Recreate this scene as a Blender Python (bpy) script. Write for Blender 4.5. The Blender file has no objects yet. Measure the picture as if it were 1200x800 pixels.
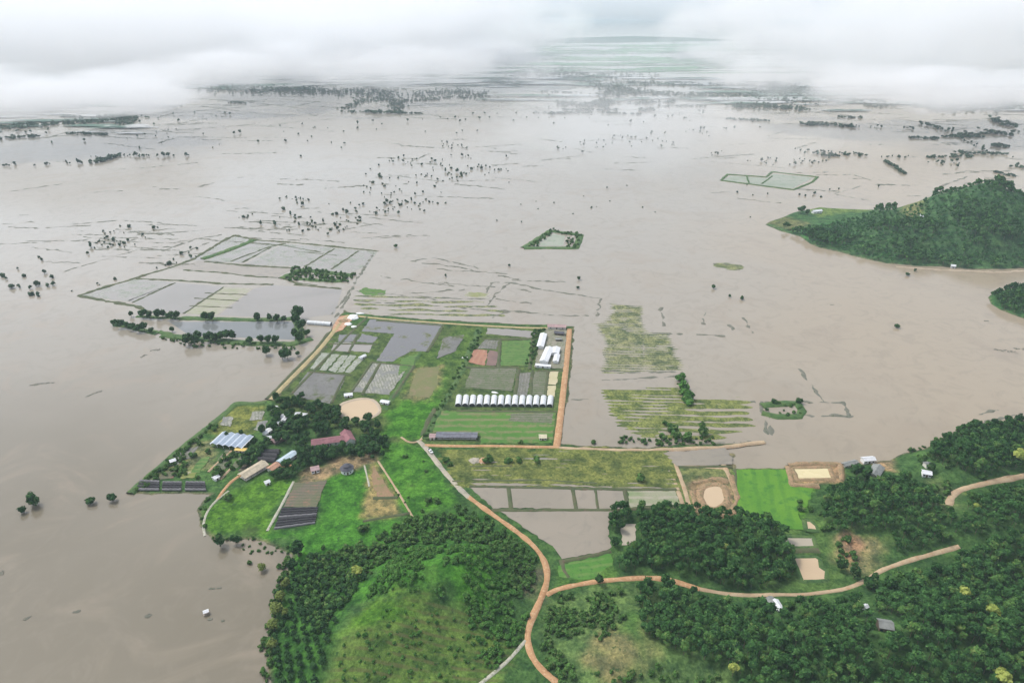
import bpy, bmesh, math, random
import numpy as np
from mathutils import Vector
R = math.radians
S = bpy.context.scene
C = S.collection

# ------------------------------------------------------------------ camera
H = 300.0
TH = math.atan(0.5)
cam = bpy.data.cameras.new('camera'); camo = bpy.data.objects.new('camera', cam); C.objects.link(camo)
camo.location = (0, 0, H); camo.rotation_euler = (math.pi/2 - TH, 0, 0)
cam.lens = 24.0; cam.sensor_width = 36.0; cam.clip_start = 1.0; cam.clip_end = 80000.0
S.camera = camo

# ------------------------------------------------------------------ world, sun, exposure
SUN_EL, SUN_AZ = R(58), R(-60)          # azimuth measured clockwise from +Y
w = bpy.data.worlds.new('World'); S.world = w; w.use_nodes = True
nt = w.node_tree; nt.nodes.clear()
sky = nt.nodes.new('ShaderNodeTexSky'); sky.sky_type = 'NISHITA'; sky.sun_disc = False
sky.sun_elevation = SUN_EL; sky.sun_rotation = SUN_AZ; sky.altitude = 300
sky.air_density = 1.0; sky.dust_density = 3.0; sky.ozone_density = 1.0
hsv = nt.nodes.new('ShaderNodeHueSaturation'); hsv.inputs['Saturation'].default_value = 0.42
bg = nt.nodes.new('ShaderNodeBackground'); bg.inputs['Strength'].default_value = 0.15
wo = nt.nodes.new('ShaderNodeOutputWorld')
nt.links.new(sky.outputs[0], hsv.inputs['Color']); nt.links.new(hsv.outputs[0], bg.inputs['Color'])
nt.links.new(bg.outputs[0], wo.inputs['Surface'])
sl = bpy.data.lights.new('sun', 'SUN'); sl.energy = 1.3; sl.angle = R(12); sl.color = (1.0, 0.96, 0.9)
so = bpy.data.objects.new('sun', sl); C.objects.link(so)
sd = Vector((math.sin(SUN_AZ)*math.cos(SUN_EL), math.cos(SUN_AZ)*math.cos(SUN_EL), math.sin(SUN_EL)))
so.rotation_euler = (-sd).to_track_quat('-Z', 'Y').to_euler(); so.location = (0, 0, 900)
vs = S.view_settings
vs.view_transform = 'Standard'; vs.look = 'None'; vs.gamma = 1.0; vs.use_curve_mapping = False
vs.exposure = 0.70
S.render.engine = 'CYCLES'
S.cycles.max_bounces = 12; S.cycles.diffuse_bounces = 2; S.cycles.glossy_bounces = 2
S.cycles.transparent_max_bounces = 4; S.cycles.volume_bounces = 8
S.cycles.volume_step_rate = 1.0; S.cycles.volume_max_steps = 96
S.cycles.use_denoising = True

# ------------------------------------------------------------------ helpers: pixel of the photograph -> point on the ground
ct, st = math.cos(TH), math.sin(TH)
def A(px, py, z=0.0):
    px = np.asarray(px, float); py = np.asarray(py, float)
    u = (px-600)/800.0; v = (400-py)/800.0
    dy = ct + v*st; dz = -st + v*ct
    t = (z-H)/dz
    return u*t, dy*t
def P2(pts, z=0.0):
    a = np.array(pts, float); x, y = A(a[:, 0], a[:, 1], z)
    return np.stack([x, y], 1)

def sdf(x, y, poly):
    """signed distance, positive inside"""
    sh = np.shape(x); p = np.stack([np.ravel(x), np.ravel(y)], 1).astype(float)
    d = np.full(len(p), 1e18); ins = np.zeros(len(p), bool)
    n = len(poly)
    for i in range(n):
        a = poly[i]; b = poly[(i+1) % n]; e = b-a
        wv = p-a; tt = np.clip((wv@e)/max(e@e, 1e-9), 0, 1)
        q = wv - tt[:, None]*e
        d = np.minimum(d, (q*q).sum(1))
        if a[1] != b[1]:
            cnd = ((a[1] > p[:, 1]) != (b[1] > p[:, 1])) & (p[:, 0] < (b[0]-a[0])*(p[:, 1]-a[1])/(b[1]-a[1])+a[0])
            ins ^= cnd
    d = np.sqrt(d); d[~ins] *= -1
    return d.reshape(sh)

_rs = np.random.RandomState(7)
_G = _rs.rand(256, 256)
def vnoise(x, y):
    xi = np.floor(x).astype(int); yi = np.floor(y).astype(int)
    fx = x-xi; fy = y-yi; fx = fx*fx*(3-2*fx); fy = fy*fy*(3-2*fy)
    g = lambda i, j: _G[i & 255, j & 255]
    return (g(xi, yi)*(1-fx)+g(xi+1, yi)*fx)*(1-fy)+(g(xi, yi+1)*(1-fx)+g(xi+1, yi+1)*fx)*fy
def fbm(x, y, s, o=4):
    x = np.asarray(x, float)/s; y = np.asarray(y, float)/s; r = 0; a = 0.5; tot = 0
    for i in range(o):
        r = r + a*vnoise(x+17.3*i, y-9.1*i); tot += a; a *= .5; x = x*2.03; y = y*2.03
    return r/tot

def tag(o, label=None, cat=None, group=None, kind=None):
    if label: o['label'] = label
    if cat: o['category'] = cat
    if group: o['group'] = group
    if kind: o['kind'] = kind
    return o
def link(name, me, parent=None):
    o = bpy.data.objects.new(name, me); C.objects.link(o)
    if parent is not None: o.parent = parent
    return o
def empty(name, loc, rz, label, cat, group=None):
    o = bpy.data.objects.new(name, None); C.objects.link(o); o.location = loc; o.rotation_euler = (0, 0, rz)
    o.empty_display_size = 1.0
    return tag(o, label, cat, group)
ORD = ['first', 'second', 'third', 'fourth', 'fifth', 'sixth', 'seventh', 'eighth', 'ninth', 'tenth', 'eleventh', 'twelfth',
       'thirteenth', 'fourteenth', 'fifteenth', 'sixteenth', 'seventeenth', 'eighteenth', 'nineteenth', 'twentieth']
ORD += ['twenty-'+q for q in ORD[:9]] + ['thirtieth'] + ['thirty-'+q for q in ORD[:9]] + ['fortieth']

# ------------------------------------------------------------------ materials
def newmat(name):
    m = bpy.data.materials.new(name); m.use_nodes = True
    n = m.node_tree; n.nodes.clear()
    b = n.nodes.new('ShaderNodeBsdfPrincipled'); o = n.nodes.new('ShaderNodeOutputMaterial')
    n.links.new(b.outputs[0], o.inputs['Surface'])
    b.inputs['Specular IOR Level'].default_value = 0.3
    return m, n, b
def rgba(c): return (c[0], c[1], c[2], 1.0)
class NB:
    """tiny node builder"""
    def __init__(s, n): s.n = n
    def link(s, a, b): s.n.links.new(a, b)
    def noise(s, vec, scale, detail=4, rough=.55, dist=0.0):
        q = s.n.nodes.new('ShaderNodeTexNoise'); q.inputs['Scale'].default_value = scale
        q.inputs['Detail'].default_value = detail; q.inputs['Roughness'].default_value = rough; q.inputs['Distortion'].default_value = dist
        if vec is not None: s.link(vec, q.inputs['Vector'])
        return q.outputs['Fac']
    def math(s, op, a, b=None, c=None, clamp=False):
        q = s.n.nodes.new('ShaderNodeMath'); q.operation = op; q.use_clamp = clamp
        for i, v in enumerate((a, b, c)):
            if v is None: continue
            if isinstance(v, (int, float)): q.inputs[i].default_value = v
            else: s.link(v, q.inputs[i])
        return q.outputs[0]
    def ramp(s, f, lo, hi):
        q = s.n.nodes.new('ShaderNodeMapRange'); q.clamp = True; q.interpolation_type = 'SMOOTHSTEP'
        q.inputs['From Min'].default_value = lo; q.inputs['From Max'].default_value = hi
        s.link(f, q.inputs['Value']); return q.outputs['Result']
    def mix(s, f, a, b, mode='MIX'):
        q = s.n.nodes.new('ShaderNodeMix'); q.data_type = 'RGBA'; q.blend_type = mode
        for sock, v in ((q.inputs[0], f), (q.inputs[6], a), (q.inputs[7], b)):
            if isinstance(v, (int, float)): sock.default_value = v
            elif isinstance(v, (tuple, list)): sock.default_value = rgba(v)
            else: s.link(v, sock)
        return q.outputs[2]
    def pos(s):
        return s.n.nodes.new('ShaderNodeNewGeometry').outputs['Position']
    def dot(s, vec, d):
        q = s.n.nodes.new('ShaderNodeVectorMath'); q.operation = 'DOT_PRODUCT'; q.inputs[1].default_value = d
        s.link(vec, q.inputs[0]); return q.outputs['Value']
    def attr(s, name):
        q = s.n.nodes.new('ShaderNodeAttribute'); q.attribute_name = name; return q
    def bump(s, b, h, strength, dist):
        q = s.n.nodes.new('ShaderNodeBump'); q.inputs['Strength'].default_value = strength; q.inputs['Distance'].default_value = dist
        s.link(h, q.inputs['Height']); s.link(q.outputs[0], b.inputs['Normal'])

_mc = {}
def gmat(name, c1, c2, c3=None, s=0.06, rows=None, patch=None, rough=0.9, fine=0.35):
    """ground: two colours by a broad noise, a third by a finer one, optional planted rows, optional (wet) patches"""
    if name in _mc: return _mc[name]
    m, n, b = newmat(name); k = NB(n); p = k.pos()
    f = k.ramp(k.noise(p, s, 5, .6), .36, .64)
    col = k.mix(f, c1, c2)
    if c3: col = k.mix(k.ramp(k.noise(p, s*3.7, 4, .65), .5, .68), col, c3)
    if rows:
        d, per, rc, stg = rows
        l = math.hypot(*d); nx, ny = -d[1]/l, d[0]/l
        ph = k.math('ADD', k.dot(p, (nx*2*math.pi/per, ny*2*math.pi/per, 0)), k.math('MULTIPLY', k.noise(p, .09, 3), 4.0))
        sn = k.ramp(k.math('SINE', ph), -.1, .8)
        sn = k.math('MULTIPLY', k.math('MULTIPLY', sn, stg), k.ramp(k.noise(p, .16, 3), .3, .55))
        col = k.mix(sn, col, rc)
    fv = k.noise(p, .9, 3, .7)
    col = k.mix(fine, col, k.mix(1.0, col, k.mix(fv, (.25, .25, .25), (1.75, 1.75, 1.75)), 'MULTIPLY'))
    rr = None
    if patch:
        pc, ps, thr, soft, pr = patch
        ff = k.ramp(k.noise(p, ps, 5, .62), thr-soft, thr+soft)
        col = k.mix(ff, col, pc)
        mr = n.nodes.new('ShaderNodeMapRange'); mr.inputs['To Min'].default_value = rough; mr.inputs['To Max'].default_value = pr
        k.link(ff, mr.inputs['Value']); k.link(mr.outputs[0], b.inputs['Roughness'])
    else: b.inputs['Roughness'].default_value = rough
    k.link(col, b.inputs['Base Color'])
    _mc[name] = m; return m
def wmat(name, c1, c2, s=0.004, rough=.14, c3=None, bump=.06):
    if name in _mc: return _mc[name]
    m, n, b = newmat(name); k = NB(n); p = k.pos()
    f = k.ramp(k.noise(p, s, 5, .55, .8), .34, .66)
    col = k.mix(f, c1, c2)
    if c3: col = k.mix(k.math('MULTIPLY', k.ramp(k.noise(p, s*4.3, 4, .6, 1.2), .48, .7), .7), col, c3)
    k.link(col, b.inputs['Base Color'])
    b.inputs['Roughness'].default_value = rough; b.inputs['Specular IOR Level'].default_value = .5; b.inputs['IOR'].default_value = 1.33
    q = n.nodes.new('ShaderNodeMapRange'); q.inputs['To Min'].default_value = rough*.6; q.inputs['To Max'].default_value = rough*1.7
    k.link(k.noise(p, s*2.6, 3), q.inputs['Value']); k.link(q.outputs[0], b.inputs['Roughness'])
    k.bump(b, k.noise(p, .35, 3, .6), bump, .3)
    _mc[name] = m; return m
def pmat(name, c, rough=.6, metal=0.0, var=.25, sc=.5, rib=None):
    """plain painted / metal / wall surface with mottled wear and optional corrugation across local x"""
    if name in _mc: return _mc[name]
    m, n, b = newmat(name); k = NB(n)
    tc = n.nodes.new('ShaderNodeTexCoord').outputs['Object']
    col = k.mix(k.ramp(k.noise(tc, sc, 5, .65), .3, .75), tuple(v*(1+var*.3) for v in c), tuple(v*(1-var) for v in c))
    if rib:
        wv = n.nodes.new('ShaderNodeTexWave'); wv.inputs['Scale'].default_value = rib; wv.bands_direction = 'X'; k.link(tc, wv.inputs['Vector'])
        col = k.mix(.22, col, k.mix(1.0, col, wv.outputs['Color'], 'MULTIPLY'))
        k.bump(b, wv.outputs['Fac'], .5, .08)
    k.link(col, b.inputs['Base Color']); b.inputs['Roughness'].default_value = rough; b.inputs['Metallic'].default_value = metal
    _mc[name] = m; return m
def leafmat(name, dark, light, warm=None):
    if name in _mc: return _mc[name]
    m, n, b = newmat(name); k = NB(n)
    t = k.attr('tint').outputs['Fac']
    oi = n.nodes.new('ShaderNodeObjectInfo').outputs['Random']
    v = k.math('ADD', k.math('MULTIPLY', t, .72), k.math('MULTIPLY', oi, .28), clamp=True)
    col = k.mix(v, dark, light)
    if warm: col = k.mix(k.ramp(k.math('FRACT', k.math('MULTIPLY', k.math('ADD', oi, t), 7.13)), .78, 1.0), col, warm)
    k.link(col, b.inputs['Base Color']); b.inputs['Roughness'].default_value = .8; b.inputs['Specular IOR Level'].default_value = .06
    _mc[name] = m; return m

# ------------------------------------------------------------------ meshes
def qmesh(name, V, Q, mats, mi=None, tint=None, smooth=False):
    """all-quad mesh from numpy arrays"""
    me = bpy.data.meshes.new(name); V = np.asarray(V, np.float32); Q = np.asarray(Q, np.int32)
    me.vertices.add(len(V)); me.vertices.foreach_set('co', V.ravel())
    me.loops.add(Q.size); me.loops.foreach_set('vertex_index', Q.ravel())
    me.polygons.add(len(Q)); me.polygons.foreach_set('loop_start', np.arange(0, Q.size, 4, dtype=np.int32))
    if mi is not None: me.polygons.foreach_set('material_index', np.asarray(mi, np.int32))
    if smooth: me.polygons.foreach_set('use_smooth', np.ones(len(Q), bool))
    for m in mats: me.materials.append(m)
    if tint is not None:
        a = me.attributes.new('tint', 'FLOAT', 'POINT'); a.data.foreach_set('value', np.asarray(tint, np.float32))
    me.update(calc_edges=True); return me

def cube_sphere(n):
    V = []; Q = []
    for ax in range(3):
        for sg in (-1, 1):
            o = len(V)
            for i in range(n+1):
                for j in range(n+1):
                    a = math.tan((i/n-.5)*math.pi/2); c = math.tan((j/n-.5)*math.pi/2)
                    v = [0, 0, 0]; v[ax] = sg; v[(ax+1) % 3] = a*sg; v[(ax+2) % 3] = c
                    V.append(v)
            for i in range(n):
                for j in range(n):
                    q = o+i*(n+1)+j; Q.append((q, q+n+1, q+n+2, q+1))
    V = np.array(V, float); V /= np.linalg.norm(V, axis=1)[:, None]
    return V, np.array(Q)
CS = {n: cube_sphere(n) for n in (2, 3, 4, 10)}

def crown_arrays(seed, r, zc, rz, nclump, nleaf, leaf, corek=.72, cn=3, flat=.55, spread=.66):
    """leaf clumps spread through a crown's volume + a lumpy core; returns V,Q,tint"""
    rs = np.random.RandomState(seed)
    cen = rs.normal(size=(nclump, 3)); cen /= np.linalg.norm(cen, axis=1)[:, None]
    cen[:, 2] = np.abs(cen[:, 2])*rs.choice([1, 1, 1, -.6], nclump)
    cen *= (rs.rand(nclump, 1)**.45)*spread*np.array([r, r, rz])
    cr = r*(.30+.28*rs.rand(nclump)); ctint = np.clip(.5+.27*rs.normal(size=nclump), 0, 1)
    k = rs.randint(0, nclump, nleaf)
    d = rs.normal(size=(nleaf, 3)); d[:, 2] += .45; d /= np.linalg.norm(d, axis=1)[:, None]
    c = cen[k]+d*(cr[k]*(.72+.4*rs.rand(nleaf)))[:, None]*np.array([1, 1, min(1.0, rz/r*1.1)])
    n = d+.55*rs.normal(size=(nleaf, 3)); n[:, 2] += .35; n /= np.linalg.norm(n, axis=1)[:, None]
    t = np.cross(n, rs.normal(size=(nleaf, 3))); t /= np.linalg.norm(t, axis=1)[:, None]; bt = np.cross(n, t)
    s = leaf*(.6+.8*rs.rand(nleaf))[:, None]
    V = np.stack([c-t*s-bt*s*flat, c+t*s-bt*s*flat, c+t*s+bt*s*flat, c-t*s+bt*s*flat], 1).reshape(-1, 3)
    Q = np.arange(nleaf*4).reshape(-1, 4)
    tint = np.repeat(np.clip(ctint[k]+.13*rs.normal(size=nleaf), 0, 1), 4)
    cv, cq = CS[cn]
    for i in range(0, min(nclump, 7)):
        sc = cr[i]*corek*1.15
        v = cv*(1+.16*rs.normal(size=(len(cv), 1)))*sc*np.array([1, 1, min(1., rz/r*1.1)])+cen[i]
        Q = np.concatenate([Q, cq+len(V)]); V = np.concatenate([V, v]); tint = np.concatenate([tint, np.full(len(v), ctint[i]*.8)])
    V = V+np.array([0, 0, zc])
    return V, Q, tint
def trunk_arrays(seed, r, h, limbs=3, rr=1.6):
    rs = np.random.RandomState(seed+99); V = []; Q = []
    def seg(a, b, r0, r1):
        a = np.array(a, float); b = np.array(b, float); o = len(V); d = b-a; d /= np.linalg.norm(d)
        u = np.cross(d, [.3, .9, .1]); u /= np.linalg.norm(u); w_ = np.cross(d, u)
        for (c, q) in ((a, r0), (b, r1)):
            for i in range(6):
                an = i*math.pi/3; V.append(c+q*(math.cos(an)*u+math.sin(an)*w_))
        for i in range(6): Q.append((o+i, o+(i+1) % 6, o+6+(i+1) % 6, o+6+i))
    mid = (rs.normal()*.15, rs.normal()*.15, h*.55)
    seg((0, 0, -.6), mid, r, r*.75); seg(mid, (mid[0]*1.6, mid[1]*1.6, h), r*.75, r*.5)
    for i in range(limbs):
        an = i*2*math.pi/limbs+rs.rand(); seg(mid, (math.cos(an)*rr, math.sin(an)*rr, h*(1.0+.15*rs.rand())), r*.5, r*.22)
    return np.array(V), np.array(Q)

M_bark = pmat('bark', (.16, .12, .09), .9)
L_dark = leafmat('leaf_dark', (.010, .036, .012), (.05, .125, .035), (.08, .13, .045))
L_rub = leafmat('leaf_rubber', (.012, .044, .013), (.062, .155, .042), (.09, .185, .05))
L_bush = leafmat('leaf_bush', (.019, .058, .015), (.09, .19, .045), (.13, .18, .06))
L_olive = leafmat('leaf_olive', (.07, .10, .022), (.20, .25, .07))
L_yel = leafmat('leaf_yellow', (.13, .20, .04), (.42, .45, .11))
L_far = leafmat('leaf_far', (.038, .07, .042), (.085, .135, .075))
L_orch = leafmat('leaf_orchard', (.012, .040, .013), (.052, .125, .038))
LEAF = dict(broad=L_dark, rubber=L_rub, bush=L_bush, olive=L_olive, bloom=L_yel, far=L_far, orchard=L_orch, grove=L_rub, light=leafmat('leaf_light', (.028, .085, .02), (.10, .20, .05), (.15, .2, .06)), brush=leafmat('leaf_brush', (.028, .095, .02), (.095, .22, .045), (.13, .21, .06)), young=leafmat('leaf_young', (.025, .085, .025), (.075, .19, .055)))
LIB = {}
def make_lib(kind, nvar, r, zc, rz, nclump, nleaf, leaf, trunk=(.2, 4, 3), seed=0, cn=3, **kw):
    out = []
    for i in range(nvar):
        V, Q, t = crown_arrays(seed+i*13, r*(.9+.2*random.Random(seed+i).random()), zc, rz, nclump, nleaf, leaf, cn=cn, **kw)
        tv, tq = trunk_arrays(seed+i, trunk[0], trunk[1], trunk[2], r*.45)
        cme = qmesh(kind+'_crown', V, Q, [LEAF[kind]], tint=t)
        tme = qmesh(kind+'_trunk', tv, tq, [M_bark])
        VV = np.concatenate([V, tv]); QQ = np.concatenate([Q, tq+len(V)])
        mi = np.concatenate([np.zeros(len(Q)), np.ones(len(tq))]); tt = np.concatenate([t, np.zeros(len(tv))])
        allm = qmesh(kind+'_tree', VV, QQ, [LEAF[kind], M_bark], mi, tt)
        out.append(dict(crown=cme, trunk=tme, tree=allm, V=VV, Q=QQ, mi=mi, t=tt))
    LIB[kind] = out
make_lib('broad', 6, 3.6, 5.4, 3.6, 13, 420, .62, (.24, 4.6, 4), 100)
make_lib('rubber', 7, 3.0, 7.2, 2.4, 12, 330, .52, (.16, 6.5, 3), 200)
make_lib('light', 5, 3.1, 6.6, 2.7, 12, 300, .55, (.16, 6, 3), 250)
make_lib('grove', 6, 3.2, 6.4, 2.8, 8, 70, 1.05, (.2, 6, 0), 900, cn=2)
make_lib('bush', 6, 1.7, 1.1, 1.4, 7, 150, .40, (.08, 1.2, 3), 300)
make_lib('brush', 6, 1.8, 1.0, 1.5, 8, 160, .42, (.08, 1.0, 2), 350)
make_lib('orchard', 5, 2.2, 2.4, 2.0, 8, 200, .46, (.12, 2, 3), 400)
make_lib('olive', 4, 3.4, 5.2, 4.4, 14, 430, .55, (.2, 5, 4), 500)
make_lib('bloom', 4, 3.8, 8.0, 3.2, 12, 380, .6, (.2, 7, 4), 600)
make_lib('young', 5, 3.0, 5.0, 2.4, 8, 70, 1.0, (.2, 5, 0), 950, cn=2)
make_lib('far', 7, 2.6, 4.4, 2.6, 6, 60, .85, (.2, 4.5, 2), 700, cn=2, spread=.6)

_rt = random.Random(11)
def tree(kind, name, x, y, z, sc, label, cat='tree', group=None, parts=False, sz=None):
    v = _rt.choice(LIB[kind]); rz = _rt.random()*6.283; sv = (sc, sc, sz or sc*_rt.uniform(.9, 1.12))
    if parts:
        o = empty(name, (x, y, z), rz, label, cat, group); o.scale = sv
        link('crown', v['crown'], o); link('trunk', v['trunk'], o)
    else:
        o = link(name, v['tree']); o.location = (x, y, z); o.rotation_euler = (0, 0, rz); o.scale = sv
        tag(o, label, cat, group)
    return o
def wood(name, kind, pts, scs, label, cat, group=None, squash=1.0):
    """many trees of a mass nobody would count, one object"""
    lib = LIB[kind]; Vs = []; Qs = []; ts = []; mis = []; o = 0
    for (x, y, z), sc in zip(pts, scs):
        v = _rt.choice(lib); a = _rt.random()*6.283; c, s = math.cos(a), math.sin(a)
        W = v['V']*np.array([sc, sc, sc*squash*_rt.uniform(.85, 1.18)])
        W = np.stack([W[:, 0]*c-W[:, 1]*s+x, W[:, 0]*s+W[:, 1]*c+y, W[:, 2]+z], 1)
        Vs.append(W); Qs.append(v['Q']+o); mis.append(v['mi']); ts.append(np.clip(v['t']+_rt.gauss(0, .16), 0, 1)); o += len(W)
    me = qmesh(name, np.concatenate(Vs), np.concatenate(Qs), [LEAF[kind], M_bark], np.concatenate(mis), np.concatenate(ts))
    return tag(link(name, me), label, cat, group, 'stuff')

# ================================================================== LARGE STRUCTURE
# ---- terrain heights
LAND = P2([(316, 880), (316, 800), (311, 760), (322, 702), (335, 668), (344, 648), (322, 641), (296, 632), (262, 634), (243, 627), (234, 612), (230, 598), (240, 582), (248, 578), (200, 579),
           (150, 578), (168, 560), (190, 541), (215, 521), (245, 497), (276, 472), (300, 470), (317, 467), (346, 434), (372, 404), (386, 388), (394, 376), (402, 362), (412, 365), (445, 369), (500, 373), (560, 377), (610, 379), (640, 379), (673, 382),
           (672, 400), (669, 440), (664, 480), (658, 519), (700, 523), (760, 524), (800, 520), (845, 520), (896, 515), (898, 519), (845, 526), (790, 532), (800, 543), (856, 545), (862, 548), (920, 548), (926, 541), (984, 541),
           (1000, 546), (1022, 541), (1045, 538), (1060, 530), (1085, 524), (1108, 516), (1126, 502), (1160, 496), (1200, 496), (1290, 500), (1420, 520), (1420, 880)], .6)
HILLS = []   # x, y, amplitude, sigma x, sigma y
def hill(px, py, amp, sx, sy):
    x, y = A(px, py, amp); HILLS.append((float(x), float(y), amp, sx, sy))
hill(505, 672, 17, 40, 26); hill(430, 740, 12, 34, 22); hill(560, 655, 7, 26, 18); hill(480, 700, 4, 14, 10); hill(540, 690, 4, 12, 12)
hill(930, 770, 9, 60, 24); hill(1150, 745, 20, 70, 36); hill(745, 760, 8, 40, 26); hill(1150, 540, 13, 60, 28); hill(1040, 600, 8, 60, 25); hill(1180, 620, 12, 50, 30)
hill(820, 640, 4, 50, 20)
FLATS = [P2(q, 1.0) for q in ([(858, 546), (930, 546), (990, 548), (990, 566), (958, 570), (950, 594), (948, 624), (960, 628), (962, 645), (975, 684), (938, 686), (912, 645), (912, 622), (860, 604)],
                              [(545, 565), (800, 565), (800, 600), (722, 600), (724, 652), (655, 668), (640, 650)], [(722, 610), (750, 608), (750, 644), (722, 644)])]
def terr(x, y):
    x = np.asarray(x, float); y = np.asarray(y, float)
    d = sdf(x, y, LAND)+(fbm(x, y, 14)-.5)*5.0
    base = np.clip(d*.16+(fbm(x, y, 5, 2)-.5)*.5*np.clip(1-d/6, 0, 1), -2.0, .9)
    h = 0*x
    for (a, b, am, sx, sy) in HILLS: h = h+am*np.exp(-((x-a)/sx)**2-((y-b)/sy)**2)
    h = h*np.clip(d/18, 0, 1)
    for fp in FLATS: h = h*np.clip(-sdf(x, y, fp)/16, 0, 1)
    return base+h+np.where(h > .5, (fbm(x, y, 20)-.5)*np.minimum(h, 5)*.4, 0)
def hit(px, py, f=None):
    f = f or terr
    px = np.asarray(px, float); py = np.asarray(py, float); z = np.zeros(px.shape)
    for _ in range(14):
        x, y = A(px, py, z); z = .5*z+.5*np.maximum(f(x, y), 0)
    x, y = A(px, py, z); return x, y, f(x, y)
def PH(pts):
    a = np.array(pts, float); x, y, z = hit(a[:, 0], a[:, 1]); return np.stack([x, y], 1)

# ---- zones of ground cover painted as real surface colour on the terrain sheet
G_BR = (.056, .175, .019); G_MID = (.044, .122, .022); G_DK = (.028, .075, .02); G_OL = (.10, .13, .04); BRN = (.20, .14, .075); RED = (.33, .17, .085); TAN = (.42, .32, .2)
ZONES = [  # polygon, colour, feather, rows
    ([(318, 470), (400, 380), (672, 384), (655, 520), (500, 520), (440, 520), (330, 480)], (.074, .118, .034), 3, 0),
    ([(440, 420), (500, 412), (535, 386), (570, 384), (545, 425), (520, 470), (498, 512), (450, 512)], (.070, .132, .028), 4, 0),
    ([(465, 470), (520, 440), (512, 480), (492, 512), (450, 512), (452, 490)], G_BR, 5, 0),
    ([(488, 432), (516, 428), (513, 455), (502, 472), (470, 468)], (.17, .17, .07), 5, 0),
    ([(445, 516), (500, 524), (540, 590), (480, 606), (450, 575)], (.056, .170, .02), 3, 0),
    ([(150, 578), (245, 497), (276, 472), (318, 468), (310, 520), (262, 575)], (.06, .135, .035), 2, 0),
    ([(262, 487), (276, 474), (312, 476), (308, 490), (290, 512), (245, 505)], (.145, .175, .042), 3, 0),
    ([(205, 520), (250, 515), (250, 545), (200, 555), (180, 560)], (.15, .17, .07), 4, 0),
    ([(238, 605), (262, 580), (300, 560), (344, 560), (312, 624), (245, 626)], (.072, .178, .02), 4, 0),
    ([(375, 562), (395, 545), (445, 540), (440, 600), (400, 625), (310, 630), (372, 612)], (.052, .172, .02), 3, 0),
    ([(425, 605), (432, 540), (442, 540), (472, 604), (440, 612)], (.23, .2, .08), 3, 0),
    ([(380, 545), (398, 535), (440, 530), (445, 540), (420, 548), (392, 556), (378, 566), (352, 566), (352, 552)], (.24, .19, .1), 4, 0),
    ([(320, 660), (350, 625), (440, 610), (545, 600), (560, 615), (480, 625), (420, 650), (345, 680)], (.050, .172, .02), 5, 0),
    ([(330, 680), (430, 640), (545, 598), (620, 630), (640, 665), (640, 700), (600, 690), (585, 650), (480, 640), (420, 700), (390, 760), (370, 830), (310, 830)], (.042, .13, .022), 6, 0),
    ([(440, 660), (475, 638), (560, 640), (590, 660), (600, 690), (580, 725), (530, 700), (470, 690), (420, 705)], (.050, .165, .019), 8, 0),
    ([(395, 750), (420, 712), (470, 694), (530, 712), (590, 745), (600, 770), (560, 830), (365, 830)], (.082, .15, .03), 6, 1),
    ([(405, 740), (420, 716), (460, 700), (480, 716), (440, 735)], (.082, .195, .02), 5, 0),
    ([(600, 655), (640, 668), (638, 700), (612, 695)], (.14, .13, .075), 6, 0),
    ([(650, 700), (700, 686), (770, 682), (770, 720), (745, 745), (860, 790), (880, 850), (690, 850), (640, 760), (635, 730)], (.085, .155, .045), 6, 0),
    ([(700, 735), (760, 730), (770, 770), (720, 800), (690, 780)], (.17, .17, .07), 8, 0),
    ([(720, 735), (745, 715), (760, 745), (755, 770)], (.06, .14, .03), 5, 0),
    ([(520, 528), (655, 528), (790, 530), (795, 575), (740, 575), (545, 566)], (.17, .2, .045), 3, 0),
    ([(775, 527), (800, 528), (845, 524), (858, 535), (860, 548), (798, 545)], (.40, .33, .24), 3, 0),
    ([(800, 540), (860, 545), (866, 605), (805, 600), (790, 565)], (.14, .17, .06), 4, 0),
    ([(805, 570), (820, 560), (850, 560), (866, 580), (866, 604), (812, 603)], (.22, .17, .09), 4, 0),
    ([(922, 543), (984, 541), (988, 565), (932, 569)], (.28, .20, .105), 2, 0),
    ([(860, 548), (926, 548), (930, 566), (956, 568), (945, 600), (940, 625), (905, 620), (862, 600)], (.075, .20, .022), 2, 0),
    ([(905, 620), (960, 600), (985, 640), (1000, 690), (900, 695), (905, 660)], (.065, .13, .032), 5, 0),
    ([(980, 632), (1030, 630), (1040, 660), (1015, 675), (985, 660)], (.2, .2, .085), 6, 0),
    ([(985, 632), (1008, 630), (1005, 655), (992, 656)], (.27, .18, .1), 5, 0),
    ([(1085, 560), (1130, 575), (1110, 600), (1085, 585)], (.1, .15, .05), 6, 0),
    ([(1020, 540), (1048, 538), (1050, 552), (1025, 552)], (.25, .19, .10), 3, 0),
    ([(1050, 545), (1090, 526), (1118, 518), (1110, 545), (1060, 555)], (.058, .13, .034), 5, 0),
    ([(722, 676), (650, 688), (652, 664), (718, 648)], (.065, .145, .028), 2, 0),
]
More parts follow.
